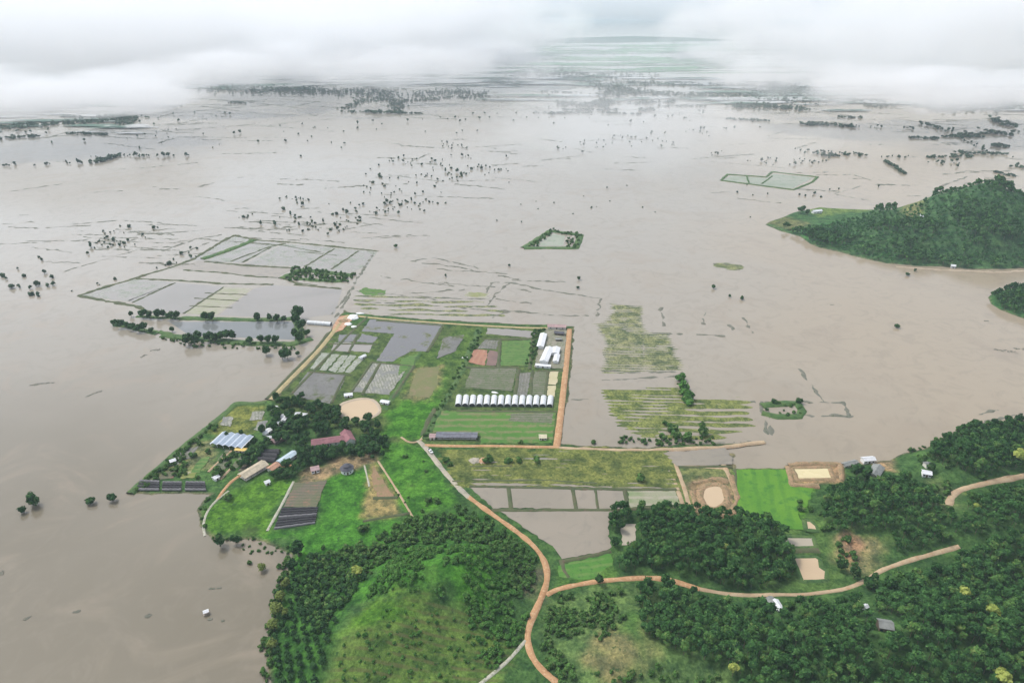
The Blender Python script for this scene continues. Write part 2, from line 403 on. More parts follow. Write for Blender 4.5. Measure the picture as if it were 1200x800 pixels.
def land_sheet(name, x0, x1, y0, y1, stp, f, base, zones, mat):
    xs = np.arange(x0, x1+stp, stp); ys = np.arange(y0, y1+stp, stp)
    X, Y = np.meshgrid(xs, ys); Z = f(X, Y); ny, nx = X.shape
    col = np.empty((ny, nx, 4)); col[..., :3] = base; col[..., 3] = 0
    jit = (fbm(X, Y, 9, 3)-.5)
    for poly, c, fe, rw in zones:
        pw = PH(poly); bx0, by0 = pw.min(0)-20; bx1, by1 = pw.max(0)+20
        i0, i1 = np.searchsorted(xs, [bx0, bx1]); j0, j1 = np.searchsorted(ys, [by0, by1])
        if i1 <= i0 or j1 <= j0: continue
        sl_ = (slice(j0, j1), slice(i0, i1))
        a = np.clip((sdf(X[sl_], Y[sl_], pw)+jit[sl_]*fe*3)/fe*.5+.5, 0, 1); a = a*a*(3-2*a)
        for q in range(3): col[..., q][sl_] += (c[q]-col[..., q][sl_])*a
        col[..., 3][sl_] += (rw-col[..., 3][sl_])*a
    mud = np.clip((.42-Z)/.35, 0, 1)*.75        # silt left along the water line
    for q in range(3): col[..., q] += ((.15, .13, .085)[q]-col[..., q])*mud
    idx = np.arange(ny*nx).reshape(ny, nx)
    Q = np.stack([idx[:-1, :-1], idx[:-1, 1:], idx[1:, 1:], idx[1:, :-1]], -1).reshape(-1, 4)
    keep = Z.ravel()[Q].max(1) > -1.2
    me = qmesh(name, np.stack([X.ravel(), Y.ravel(), Z.ravel()], 1), Q[keep], [mat], smooth=True)
    a = me.attributes.new('cover', 'FLOAT_COLOR', 'POINT'); a.data.foreach_set('color', col.reshape(-1).astype(np.float32))
    return tag(link(name, me), kind='structure')
def land_mat():
    m, n, b = newmat('land_cover'); k = NB(n); p = k.pos(); at = k.attr('cover'); col = at.outputs['Color']; rw = at.outputs['Alpha']
    f1 = k.ramp(k.noise(p, .10, 6, .7), .34, .66)
    col = k.mix(.95, col, k.mix(1.0, col, k.mix(f1, (.45, .52, .6), (1.5, 1.32, 1.25)), 'MULTIPLY'))
    f2 = k.noise(p, .55, 4, .7)
    col = k.mix(.8, col, k.mix(1.0, col, k.mix(k.ramp(f2, .3, .7), (.5, .55, .55), (1.45, 1.4, 1.5)), 'MULTIPLY'))
    tuft = k.ramp(k.noise(p, .33, 3, .6), .60, .68)
    col = k.mix(k.math('MULTIPLY', tuft, .75), col, (.022, .062, .02))
    dry = k.ramp(k.noise(p, .026, 4, .6), .60, .74)
    col = k.mix(k.math('MULTIPLY', dry, .16), col, (.16, .155, .07))
    ph = k.math('ADD', k.dot(p, (.12, 2*math.pi/4.6, 0)), k.math('MULTIPLY', k.noise(p, .06, 3), 5.))
    sn = k.math('MULTIPLY', k.ramp(k.math('SINE', ph), .1, .8), k.math('MULTIPLY', rw, k.ramp(k.noise(p, .12, 3), .36, .56)))
    col = k.mix(k.math('MULTIPLY', sn, .62), col, (.105, .10, .042))
    k.link(col, b.inputs['Base Color']); b.inputs['Roughness'].default_value = .95; b.inputs['Specular IOR Level'].default_value = .1
    k.bump(b, f2, .9, .6)
    return m
M_land = land_mat()
land_sheet('ground', -320, 580, 140, 690, 1.8, terr, (.045, .105, .028), ZONES, M_land)

# ---- flood water, reaching the horizon
def flood_mat():
    # brown river water at the near left, sky reflection and haze painted in as paler colour further out, tan run-off along the right shore
    m, n, b = newmat('flood_water'); k = NB(n); p = k.pos()
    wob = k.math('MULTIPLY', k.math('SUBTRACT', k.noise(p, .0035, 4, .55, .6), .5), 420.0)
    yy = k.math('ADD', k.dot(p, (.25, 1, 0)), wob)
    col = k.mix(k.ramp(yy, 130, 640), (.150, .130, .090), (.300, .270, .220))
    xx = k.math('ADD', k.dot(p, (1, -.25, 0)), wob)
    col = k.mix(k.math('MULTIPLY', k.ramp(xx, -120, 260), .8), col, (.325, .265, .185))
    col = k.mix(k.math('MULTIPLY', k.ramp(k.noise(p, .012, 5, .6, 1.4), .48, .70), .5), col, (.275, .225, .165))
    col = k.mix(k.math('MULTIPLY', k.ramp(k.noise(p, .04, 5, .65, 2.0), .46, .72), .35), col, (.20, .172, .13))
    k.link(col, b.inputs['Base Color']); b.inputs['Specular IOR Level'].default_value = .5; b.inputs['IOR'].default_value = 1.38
    q = n.nodes.new('ShaderNodeMapRange'); q.inputs['To Min'].default_value = .08; q.inputs['To Max'].default_value = .20
    k.link(k.noise(p, .009, 4, .6, .8), q.inputs['Value']); k.link(q.outputs[0], b.inputs['Roughness'])
    k.bump(b, k.noise(p, .35, 3, .6), .05, .3); return m
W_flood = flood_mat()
def sheet(name, pts, z, mat, jit=0.0, world=False, seg=4.0):
    """flat polygon on the ground; edges broken up so that they are not ruled lines"""
    w_ = np.array(pts, float) if world else P2(pts, z)
    out = []; rs = random.Random(len(pts)+int(abs(w_[0][0])))
    for i in range(len(w_)):
        a = w_[i]; b = w_[(i+1) % len(w_)]; L = np.linalg.norm(b-a); n = max(1, int(L/(seg if seg > 10 else 2.6))) if jit else 1
        for t in range(n):
            p = a+(b-a)*t/n
            if jit: p = p+np.array([rs.uniform(-jit, jit), rs.uniform(-jit, jit)])
            out.append((p[0], p[1], z))
    me = bpy.data.meshes.new(name); me.from_pydata(out, [], [list(range(len(out)))]); me.materials.append(mat)
    if me.polygons[0].normal.z < 0: me.flip_normals()
    return tag(link(name, me), kind='structure')
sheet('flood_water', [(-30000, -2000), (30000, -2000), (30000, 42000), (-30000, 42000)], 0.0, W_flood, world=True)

# ---- strips: bunds, dykes, roads
def resample(w_, stp):
    out = [w_[0]]
    for a, b in zip(w_[:-1], w_[1:]):
        L = np.linalg.norm(b-a); n = max(1, int(L/stp))
        for t in range(1, n+1): out.append(a+(b-a)*t/n)
    return np.array(out)
def smooth_line(w_, it=3):
    for _ in range(it):
        q = [w_[0]]
        for a, b in zip(w_[:-1], w_[1:]): q += [a*.75+b*.25, a*.25+b*.75]
        q.append(w_[-1]); w_ = np.array(q)
    return w_
def strip_arrays(pts, width, h, base, slope=1.0, jit=.25, wig=0.0, stp=2.5, smooth=0, world=False, f=None):
    if world: w_ = np.array(pts, float)
    elif f: x, y, _ = hit(np.array(pts, float)[:, 0], np.array(pts, float)[:, 1], f); w_ = np.stack([x, y], 1)
    else: w_ = P2(pts, base+h)
    if smooth: w_ = smooth_line(w_, smooth)
    w_ = resample(w_, stp); n = len(w_)
    tg = np.gradient(w_, axis=0) if n > 1 else np.zeros_like(w_); tg /= np.maximum(np.linalg.norm(tg, axis=1), 1e-6)[:, None]
    nr = np.stack([-tg[:, 1], tg[:, 0]], 1)
    s = fbm(w_[:, 0], w_[:, 1], 9, 3)-.5; s2 = fbm(w_[:, 0]+77, w_[:, 1]+31, 6, 2)-.5
    w_ = w_+nr*(s*wig)[:, None]
    hw = width/2*np.maximum(1+jit*2*s2, .25)
    b0 = (f(w_[:, 0], w_[:, 1]) if f else np.full(n, base))
    V = []
    for k_, off, zz in ((0, -1, -.35), (1, -1, 1), (2, 0, 1.06), (3, 1, 1), (4, 1, -.35)):
        o = hw*off+(off*slope if k_ in (0, 4) else 0)
        p = w_+nr*np.asarray(o)[:, None] if np.ndim(o) else w_
        if f: bz = np.maximum(f(p[:, 0], p[:, 1]), 0) if k_ in (1, 2, 3) else f(p[:, 0], p[:, 1])
        else: bz = b0
        hh = h*(1+.9*jit*2*(s+s2)) if jit else np.full(n, h)
        V.append(np.stack([p[:, 0], p[:, 1], bz+(hh*zz if zz > 0 else -.35)], 1))
    V = np.stack(V, 1).reshape(-1, 3); Q = []
    for i in range(n-1):
        for j in range(4): Q.append((i*5+j, i*5+j+1, (i+1)*5+j+1, (i+1)*5+j))
    return V, np.array(Q)[:, ::-1]
def strips(name, lines, mat, kind='structure', **kw):
    Vs = []; Qs = []; o = 0
    for ln in lines:
        ex = dict(kw)
        if isinstance(ln, tuple) and isinstance(ln[1], dict): ex.update(ln[1]); ln = ln[0]
        V, Q = strip_arrays(ln, **ex); Vs.append(V); Qs.append(Q+o); o += len(V)
    me = qmesh(name, np.concatenate(Vs), np.concatenate(Qs), [mat], smooth=False)
    return tag(link(name, me), kind=kind)

M_bund = gmat('bund_grass', (.06, .08, .035), (.085, .10, .045), (.11, .09, .055), .09)
M_hedge = gmat('drowned_hedge', (.125, .13, .10), (.16, .155, .12), (.085, .10, .06), .08)
M_bank = gmat('bank_grass', (.05, .11, .03), (.085, .14, .04), (.03, .07, .022), .09)
M_road_or = gmat('road_orange', (.44, .26, .135), (.37, .205, .10), (.50, .35, .21), .16)
M_road_tan = gmat('road_tan', (.43, .33, .21), (.34, .25, .16), (.38, .24, .135), .12)
M_road_grey = gmat('road_grey', (.33, .30, .245), (.40, .35, .27), (.25, .24, .18), .12)
M_road_yel = gmat('road_yellow', (.40, .32, .165), (.33, .27, .15), (.24, .22, .11), .1)
M_conc = gmat('concrete_path', (.42, .40, .33), (.34, .33, .26), (.22, .24, .14), .2)
M_mud = gmat('wet_mud', (.40, .32, .23), (.34, .27, .19), (.45, .36, .26), .05, rough=.5)
M_orbank = gmat('orange_earth', (.33, .215, .125), (.23, .165, .09), (.13, .135, .06), .2)

# field water and crops
W_pad = wmat('paddy_water', (.27, .25, .225), (.24, .225, .20), .012, .10)
W_pad2 = wmat('paddy_water_silty', (.27, .235, .185), (.235, .21, .165), .012, .16, (.20, .18, .145))
W_grey = gmat('field_water_grey', (.10, .12, .05), (.13, .135, .08), None, .08, patch=((.155, .152, .15), .045, .40, .05, .14), rough=.9, fine=.3)
W_pond = wmat('pond_water', (.20, .205, .2), (.16, .17, .165), .01, .05)
W_tan = wmat('pond_tan', (.50, .38, .245), (.47, .355, .23), .02, .2)
W_cream = wmat('pond_cream', (.60, .52, .30), (.56, .48, .28), .02, .25)
W_pgrey = wmat('pond_grey_tan', (.36, .32, .245), (.34, .30, .23), .02, .2)
F_paddy = gmat('flooded_paddy', (.20, .215, .16), (.25, .25, .2), (.15, .17, .11), .05, patch=((.26, .24, .21), .07, .47, .08, .12), rough=.35, fine=.4)
F_paddy_row = gmat('flooded_paddy_rows', (.23, .25, .13), (.30, .29, .2), None, .04, rows=((1, -.1), 4.0, (.33, .29, .25), .9), rough=.4)
F_yel = gmat('drowned_meadow', (.20, .22, .065), (.17, .195, .06), (.11, .16, .05), .04, patch=((.30, .27, .21), .045, .60, .06, .2))
F_yel2 = gmat('drowned_meadow_thin', (.22, .235, .095), (.25, .25, .13), (.14, .18, .06), .035, rows=((1, .05), 7.0, (.30, .28, .2), .6), patch=((.30, .275, .22), .03, .51, .1, .2))
F_yel3 = gmat('yellow_field_wet', (.19, .21, .05), (.15, .19, .05), (.10, .14, .045), .05, rows=((1, .02), 6.5, (.27, .26, .1), .5), patch=((.36, .32, .24), .07, .60, .04, .25))
F_rice = gmat('rice_field_bright', (.072, .20, .018), (.10, .235, .022), (.045, .155, .02), .035, rows=((.2, 1), 9, (.045, .15, .02), .5), fine=.4)
F_gre = gmat('green_rows', (.06, .15, .03), (.085, .17, .04), (.045, .11, .028), .07, rows=((1, 0), 4.2, (.17, .21, .07), .6))
F_stripe = gmat('green_stripes_wide', (.06, .16, .025), (.075, .18, .03), (.13, .16, .055), .045, rows=((1, 0), 8.5, (.17, .17, .08), .85))
F_grass_rows = gmat('mown_rows', (.055, .17, .025), (.075, .19, .03), (.04, .12, .025), .07, rows=((1, .16), 5.0, (.12, .2, .05), .8))
F_brick = gmat('brick_red_soil', (.34, .17, .11), (.29, .15, .10), (.24, .14, .10), .06, rows=((.2, 1), 5, (.38, .22, .15), .5))
F_brick2 = gmat('dark_red_soil', (.20, .13, .11), (.16, .11, .10), None, .06)
F_greyrow = gmat('grey_green_beds', (.17, .16, .125), (.13, .14, .09), (.09, .125, .05), .12, rows=((1, 0), 3.4, (.075, .11, .04), .85), fine=.6)
F_greybed = gmat('grey_bed', (.15, .148, .135), (.20, .19, .17), (.10, .12, .06), .12, rows=((.1, 1), 2.6, (.1, .11, .07), .5), fine=.6)
F_bed_dark = gmat('brown_bed', (.14, .12, .09), (.12, .125, .07), (.22, .13, .09), .05, rows=((1, 0), 3.0, (.08, .1, .05), .6))
F_cream = gmat('cream_sand', (.47, .42, .27), (.42, .38, .23), None, .1)
F_light = gmat('pale_mulch', (.33, .32, .28), (.26, .26, .22), (.10, .12, .07), .12, rows=((-.35, 1), 2.6, (.14, .15, .1), .7), patch=((.16, .16, .145), .10, .53, .07, .3), fine=.6)
F_mulch = gmat('pale_strip', (.31, .32, .28), (.25, .27, .21), (.13, .16, .09), .16, fine=.6)
F_wet = gmat('wet_grey_field', (.155, .15, .135), (.125, .12, .11), (.09, .095, .06), .05, rough=.35, patch=((.09, .11, .045), .07, .60, .05, .9), fine=.5)
F_isl = gmat('flooded_green_pale', (.26, .29, .22), (.31, .32, .26), (.2, .25, .17), .02, rough=.5)
M_redearth = gmat('red_yard', (.44, .25, .15), (.40, .23, .14), (.5, .4, .3), .12)

# -- paddy block standing in the flood (water inside, bunds round it)
Z1 = .03
sheet('paddy_water', [(150, 352), (205, 331), (262, 336), (215, 367), (172, 363)], Z1, W_pad)
sheet('paddy_field', [(92, 346), (160, 327), (205, 331), (150, 353)], Z1, F_paddy, .6)
sheet('paddy_rows', [(217, 367), (262, 337), (296, 338), (254, 369)], Z1, F_paddy_row, .5)
sheet('paddy_water', [(257, 369), (298, 338), (320, 334), (401, 339), (392, 368), (345, 374)], Z1, W_pad)
sheet('paddy_field', [(218, 305), (276, 277), (300, 282), (240, 305)], Z1, F_paddy, .6)
sheet('paddy_field', [(240, 306), (300, 282), (330, 285), (285, 308)], Z1, F_paddy, .6)
sheet('paddy_field', [(287, 310), (332, 286), (392, 290), (357, 312)], Z1, F_paddy, .6)
sheet('paddy_field', [(358, 313), (392, 291), (442, 295), (430, 312), (404, 322)], Z1, F_paddy, .6)
sheet('paddy_water', [(200, 314), (235, 305), (345, 314), (325, 325), (260, 320)], Z1, W_pad2)
strips('paddy_bunds', [
    ([(92, 346), (150, 328), (200, 313), (225, 304), (265, 280), (277, 275)], dict(width=4.2)),
    ([(277, 276), (300, 281), (345, 284), (395, 289), (444, 294)], dict(width=3.6)),
    ([(92, 346), (118, 351), (163, 359), (174, 365)], dict(width=4)),
    [(160, 326), (205, 328), (260, 332), (320, 333)], ([(345, 333), (400, 338)], {}), [(215, 316), (260, 319), (300, 324), (325, 325)],
    ([(240, 306), (290, 311), (345, 314)], dict(width=2.6)), ([(155, 354), (205, 331)], dict(width=1.6)), ([(215, 367), (262, 336)], dict(width=2)),
    ([(270, 306), (318, 288), (335, 285)], dict(width=1.8)), ([(285, 307), (318, 289)], dict(width=1.8)), ([(357, 312), (392, 291)], dict(width=2)), ([(388, 315), (420, 294)], dict(width=1.8)),
    ([(290, 284), (330, 287), (380, 296)], dict(width=1.2)), ([(345, 294), (395, 299)], dict(width=1.0, h=.3)), ([(228, 349), (280, 352)], dict(width=1.0)),
    ([(222, 358), (272, 360)], dict(width=1.0)), ([(240, 343), (290, 345)], dict(width=1.0)), ([(330, 325), (345, 331), (372, 334)], dict(width=2)),
], M_bund, width=2.6, h=.4, base=0, wig=2.6, jit=.85, stp=1.6)
strips('grass_banks', [([(237, 303), (262, 295), (297, 281)], dict(width=8)), ([(212, 372), (240, 373), (290, 374), (345, 373)], dict(width=7)),
                       ([(190, 392), (230, 396), (290, 402), (345, 402), (365, 396)], dict(width=8)), ([(134, 379), (160, 384), (185, 390)], dict(width=6)),
                       ([(186, 388), (205, 393)], dict(width=5)), ([(345, 374), (352, 388), (350, 402)], dict(width=7)), ([(330, 326), (350, 316), (375, 318), (412, 322)], dict(width=9)), ([(160, 370), (212, 372)], dict(width=4)),
                       ([(350, 326), (375, 328), (402, 329)], dict(width=7))],
       M_bank, h=.8, base=0, wig=3, jit=.3)
sheet('pond_water', [(198, 377), (350, 377), (346, 398), (222, 393)], Z1, W_pond)
# drowned road and hedge lines
strips('drowned_bunds', [
    [(438, 296), (420, 325), (410, 345), (393, 372)], [(432, 306), (414, 334), (402, 352), (388, 368)],
    [(416, 341), (480, 347), (540, 350), (575, 350)], ([(420, 353), (480, 356), (560, 362), (612, 366)], {}), [(598, 331), (640, 340), (704, 350), (699, 370)],
    [(598, 331), (580, 345), (570, 358)], ([(575, 372), (600, 364), (660, 370), (690, 370)], {}), [(480, 306), (508, 302), (540, 309)], [(600, 331), (575, 331), (570, 343)],
    [(765, 390), (800, 391)], [(816, 392), (850, 394)], ([(826, 366), (824, 380)], {}), [(870, 372), (882, 390)], [(855, 380), (862, 392)], [(774, 360), (778, 382)],
    [(893, 470), (895, 488), (902, 512)], [(898, 470), (906, 510)], [(935, 432), (950, 450), (965, 471), (978, 471)], [(940, 471), (988, 471), (997, 488)], [(860, 470), (885, 470)],
    [(905, 487), (1000, 487)], [(660, 467), (690, 468)], [(836, 309), (868, 312)], [(838, 313), (866, 316)], [(820, 519), (880, 516)], [(1130, 505), (1160, 493), (1195, 486)], [(1148, 486), (1170, 480)],
    [(705, 435), (770, 436), (800, 435)], [(705, 445), (800, 441)],
    [(85, 263), (140, 258), (190, 261)], [(30, 282), (90, 282), (130, 277)], [(120, 292), (170, 277)], [(100, 292), (205, 293)], [(120, 300), (200, 303)], [(190, 294), (230, 280)],
    [(160, 275), (240, 270)], [(0, 286), (60, 283)], [(200, 285), (260, 275)], [(110, 282), (215, 285)],
    [(75, 318), (170, 290)], [(205, 300), (250, 282)], [(350, 262), (400, 270), (440, 262)], [(290, 270), (360, 276)], [(300, 258), (360, 262)],
    [(455, 205), (520, 213), (580, 211)], [(440, 208), (480, 205)], [(580, 208), (630, 213)], [(450, 228), (560, 232)], [(408, 250), (470, 254)],
    [(980, 228), (1030, 237)], [(978, 227), (1010, 218)], [(1000, 205), (1020, 211)], [(830, 189), (900, 195), (920, 197)], [(1035, 190), (1058, 205)],
    [(1000, 149), (1100, 152), (1145, 157)], [(1103, 150), (1160, 180)], [(1160, 170), (1200, 172)], [(1130, 200), (1165, 200), (1195, 207)], [(1035, 184), (1100, 184)],
    [(1120, 508), (1100, 516)],
], M_hedge, width=1.7, h=.12, base=0, wig=5, jit=2.2, stp=1.6)
rs0 = random.Random(77); BG = []
for (xa, xb, ya, yb, n, l0, l1) in [(-20, 240, 122, 168, 46, 25, 110), (220, 470, 96, 150, 34, 25, 100), (470, 850, 92, 140, 52, 25, 110), (850, 1220, 100, 146, 50, 25, 120), (0, 420, 160, 235, 16, 20, 70), (420, 640, 160, 235, 22, 15, 60),
                                    (640, 840, 140, 200, 16, 20, 70), (830, 1210, 140, 235, 30, 18, 70), (0, 260, 262, 310, 26, 20, 75), (260, 450, 240, 280, 22, 20, 70), (1080, 1220, 140, 215, 18, 20, 70), (430, 620, 300, 365, 12, 25, 90)]:
    for _ in range(n):
        x = rs0.uniform(xa, xb); y = rs0.uniform(ya, yb); L = rs0.uniform(l0, l1); sl = rs0.choice((.02, .05, .10, -.04, -.10, .3, -.35) if y < 230 else (.02, .06, .1, -.05)) * rs0.uniform(.5, 1.3)*((y-40)/160)
        if abs(sl) > .15: L *= .4
        BG.append(([(x, y), (x+L*.5, y+L*sl*.5+rs0.uniform(-.6, .6)), (x+L, y+L*sl)], dict(width=rs0.uniform(2.0, 5.0)*(1.5 if y < 130 else 1 if y < 225 else .42), stp=4 if y < 160 else 2.2)))
strips('drowned_field_edges', BG, M_hedge, width=3, h=.2, base=0, wig=9, jit=1.9)
strips('pond_dykes', [([(845, 211), (853, 204), (898, 207), (905, 201), (958, 207), (952, 213), (930, 222), (845, 211)], dict(width=4.0)),
                      ([(893, 215), (905, 206)], dict(width=2.2)), ([(875, 206), (878, 214)], dict(width=2.2)),
                      ([(614, 290), (645, 270), (681, 275), (675, 290), (614, 290)], dict(width=8)),
                      ([(892, 474), (935, 471), (940, 480), (936, 487), (910, 487), (893, 483)], dict(width=6))],
       M_bank, h=.9, base=0, wig=2, jit=.3)
sheet('pond_water', [(848, 211), (856, 206), (898, 209), (906, 204), (954, 208), (928, 221)], Z1, F_isl, .8)
sheet('pond_water', [(626, 288), (648, 274), (662, 276), (660, 288)], Z1, F_isl, .8)
sheet('reed_bed', [(420, 340), (428, 337), (452, 340), (450, 346), (428, 346)], Z1, F_gre, 1.5)
sheet('reed_bed', [(546, 342), (575, 344), (572, 350), (545, 347)], Z1, F_yel2, 1.5)

# -- drowned meadows to the east: low ground that the flood only half covers
def meadow(name, pts, c, rows=7.0, amp=.5, lift=.0, ang=.04, base=0.0, wet=None):
    pw = P2(pts)
    def f(x, y):
        d = sdf(x, y, pw)+(fbm(x, y, 12)-.5)*7
        z = np.clip(d*.05, -.6, .16)+(fbm(x*.55, y*1.6, 11, 4)-.52)*amp*1.5+lift
        if rows: z = z+.17*np.sin((y+ang*x)*2*math.pi/rows+3*fbm(x, y, 25))
        return base+np.minimum(z, .35)
    lo, hi = pw.min(0)-4, pw.max(0)+4; xs = np.arange(lo[0], hi[0], 1.5); ys = np.arange(lo[1], hi[1], 1.5); X, Y = np.meshgrid(xs, ys); Z = f(X, Y)
    ny, nx = X.shape; col = np.empty((ny, nx, 4)); t = fbm(X, Y, 22, 3)[..., None]; col[..., :3] = np.array(c[0])*(1-t)+np.array(c[1])*t; col[..., 3] = 0
    idx = np.arange(ny*nx).reshape(ny, nx); Q = np.stack([idx[:-1, :-1], idx[:-1, 1:], idx[1:, 1:], idx[1:, :-1]], -1).reshape(-1, 4); Q = Q[Z.ravel()[Q].max(1) > base-.02]
    me = qmesh(name, np.stack([X.ravel(), Y.ravel(), Z.ravel()], 1), Q, [M_land]); a = me.attributes.new('cover', 'FLOAT_COLOR', 'POINT'); a.data.foreach_set('color', col.reshape(-1).astype(np.float32))
    return tag(link(name, me), kind='structure')
OLV = ((.13, .165, .07), (.20, .215, .11)); OLV2 = ((.12, .16, .045), (.17, .20, .065))
meadow('drowned_meadow', [(717, 356), (751, 359), (754, 392), (758, 436), (706, 437), (710, 400), (697, 380), (716, 374)], OLV, 4.5, .34, -.03)
meadow('drowned_meadow', [(752, 390), (784, 390), (797, 434), (752, 436)], OLV, 4.5, .36, -.06)
meadow('drowned_meadow', [(709, 457), (802, 455), (802, 488), (765, 515), (731, 500), (715, 478)], OLV2, 5, .34, .0)
meadow('drowned_meadow', [(800, 466), (878, 467), (884, 500), (838, 514), (768, 517), (790, 490)], OLV2, 9, .34, -.05)
meadow('drowned_meadow', [(838, 308), (870, 310), (870, 318), (836, 316)], OLV, 0, .5, -.04)
meadow('drowned_meadow', [(405, 345), (560, 350), (600, 365), (590, 374), (430, 368)], OLV, 12, .4, -.2)
meadow('drowned_meadow', [(820, 546), (858, 530), (862, 548), (830, 548)], ((.2, .18, .1), (.16, .16, .07)), 0, .4, -.02)

# -- farm block: fields on dry ground
ZF = 1.0
def field(name, pts, m_, dz=0.0, jit=.75): return sheet(name, pts, ZF+dz, m_, jit)
FIELDS = [
    ('flooded_field', [(434, 374), (518, 380), (507, 399), (500, 412), (481, 411), (459, 424), (441, 423), (462, 391), (424, 388)], W_grey),
    ('flooded_bed', [(398, 392), (419, 392), (413, 400), (396, 400)], W_grey), ('flooded_bed', [(393, 401), (412, 401), (408, 412), (388, 410)], W_pad),
    ('flooded_bed', [(424, 391), (443, 395), (437, 402), (418, 400)], W_grey), ('flooded_bed', [(415, 403), (437, 404), (432, 413), (410, 411)], W_pad),
    ('mulched_bed', [(377, 413), (387, 414), (372, 433), (363, 432)], F_mulch), ('mulched_bed', [(389, 415), (398, 415), (382, 434), (374, 433)], F_mulch),
    ('mulched_bed', [(400, 416), (408, 416), (393, 436), (385, 434)], F_mulch), ('mulched_bed', [(410, 416), (418, 416), (402, 436), (395, 436)], F_mulch), ('mulched_bed', [(421, 417), (428, 418), (411, 437), (404, 436)], F_mulch),
    ('wet_field', [(360, 436), (405, 438), (402, 450), (386, 473), (345, 464), (343, 460)], F_wet),
    ('pale_field', [(436, 424), (480, 428), (456, 462), (412, 459)], F_light),
    ('bare_field', [(489, 432), (514, 429), (512, 452), (503, 466), (478, 463)], gmat('bare_field', (.17, .16, .075), (.14, .16, .06), (.2, .16, .09), .05)),
    ('flooded_field', [(572, 384), (627, 388), (625, 396), (570, 391)], W_pad),
    ('weedy_bed', [(568, 398), (584, 399), (582, 409), (560, 408)], F_greybed),
    ('red_plot', [(546, 412), (553, 409), (572, 410), (568, 428), (548, 424)], F_brick), ('red_plot', [(573, 410), (585, 412), (582, 428), (569, 428)], F_brick2),
    ('vegetable_rows', [(588, 400), (624, 398), (622, 428), (587, 428)], F_gre), ('grey_rows', [(552, 430), (606, 430), (600, 458), (545, 454)], F_greyrow),
    ('grey_bed', [(609, 437), (622, 436), (618, 463), (605, 463)], F_greybed), ('grey_bed', [(626, 435), (641, 435), (638, 463), (622, 463)], F_greyrow),
    ('sand_bed', [(644, 435), (654, 435), (652, 451), (642, 450)], F_cream), ('sand_bed', [(642, 452), (652, 452), (649, 464), (641, 463)], F_cream),
    ('green_field', [(512, 481), (651, 482), (647, 519), (564, 519), (562, 507), (508, 506)], F_stripe),
    ('grey_strip', [(600, 484), (648, 484), (646, 496), (596, 493)], F_greyrow, .03),
    ('flooded_ground', [(522, 532), (655, 529), (778, 531), (792, 572), (735, 572), (650, 569), (548, 568)], W_pad2),
    ('flooded_paddy', [(552, 571), (595, 571), (598, 595), (578, 595)], W_pad2), ('flooded_paddy', [(597, 571), (670, 571), (674, 596), (600, 595)], W_pad2),
    ('flooded_paddy', [(672, 573), (697, 574), (700, 596), (676, 596)], W_pad2), ('flooded_paddy', [(699, 574), (731, 574), (734, 596), (702, 597)], W_pad2),
    ('green_paddy', [(735, 573), (790, 573), (797, 590), (738, 594)], gmat('green_paddy', (.16, .22, .09), (.26, .26, .17), None, .05, rows=((1, 0), 7, (.32, .29, .22), .8), rough=.4)),
    ('flooded_paddy', [(585, 598), (718, 598), (712, 618), (716, 643), (660, 655), (648, 640), (625, 625)], W_pad2),
    ('grass_verge', [(655, 662), (716, 648), (720, 674), (652, 686)], F_grass_rows),
    ('small_pond', [(728, 614), (745, 613), (744, 640), (729, 638)], W_pgrey),
    ('flooded_patch', [(580, 530), (620, 530), (645, 532), (640, 541), (590, 541)], W_pad),
    ('flooded_patch', [(655, 528), (690, 529), (688, 536), (656, 536)], F_paddy),
    ('mud_flat', [(776, 528), (800, 529), (850, 524), (858, 536), (858, 544), (792, 546)], W_pad2),
    ('rice_field', [(861, 550), (924, 550), (928, 563), (934, 567), (955, 568), (946, 592), (936, 600), (942, 620), (906, 617), (863, 597)], F_rice),
    ('pale_bed', [(205, 527), (232, 523), (226, 536), (195, 542)], F_greybed), ('pale_bed', [(265, 525), (276, 528), (262, 551), (248, 549)], F_greyrow),
    ('garden_bed', [(222, 514), (236, 511), (230, 519), (215, 522)], F_greyrow), ('garden_bed', [(206, 536), (216, 534), (208, 545), (197, 546)], F_mulch), ('garden_bed', [(190, 553), (206, 551), (202, 560), (184, 561)], F_bed_dark),
    ('garden_bed', [(214, 551), (232, 549), (229, 559), (210, 561)], F_yel3), ('garden_bed', [(236, 536), (246, 535), (234, 553), (223, 553)], F_gre), ('garden_bed', [(283, 533), (292, 534), (278, 548), (270, 547)], F_greyrow), ('garden_bed', [(294, 536), (300, 537), (284, 552), (279, 551)], F_bed_dark),
    ('weedy_plot', [(470, 420), (490, 414), (484, 428), (466, 440)], F_gre), ('muddy_plot', [(520, 395), (545, 392), (533, 412), (512, 420)], F_wet),
    ('brown_bed', [(345, 566), (383, 562), (371, 594), (331, 594)], F_bed_dark), ('bare_plot', [(437, 545), (447, 560), (462, 582), (442, 582), (436, 560)], gmat('bare_plot', (.27, .17, .10), (.22, .16, .085), (.16, .17, .06), .07)),
    ('red_yard', [(397, 371), (408, 369), (413, 374), (402, 386), (391, 390), (389, 384)], M_redearth),
    ('stony_plot', [(262, 488), (274, 488), (270, 499), (258, 498)], F_light), ('stony_plot', [(296, 482), (310, 481), (306, 492), (292, 492)], F_light), ('stony_plot', [(302, 494), (313, 492), (310, 506), (298, 503)], F_light),
    ('yard', [(640, 385), (664, 387), (660, 432), (626, 430), (634, 396)], gmat('yard', (.26, .24, .19), (.2, .2, .14), (.12, .14, .07), .12)),
]
meadow('yellow_field', [(520, 531), (655, 528), (780, 530), (794, 573), (735, 573), (650, 570), (546, 569)], ((.10, .135, .035), (.15, .175, .05)), 5.0, .40, .06, base=1.14)
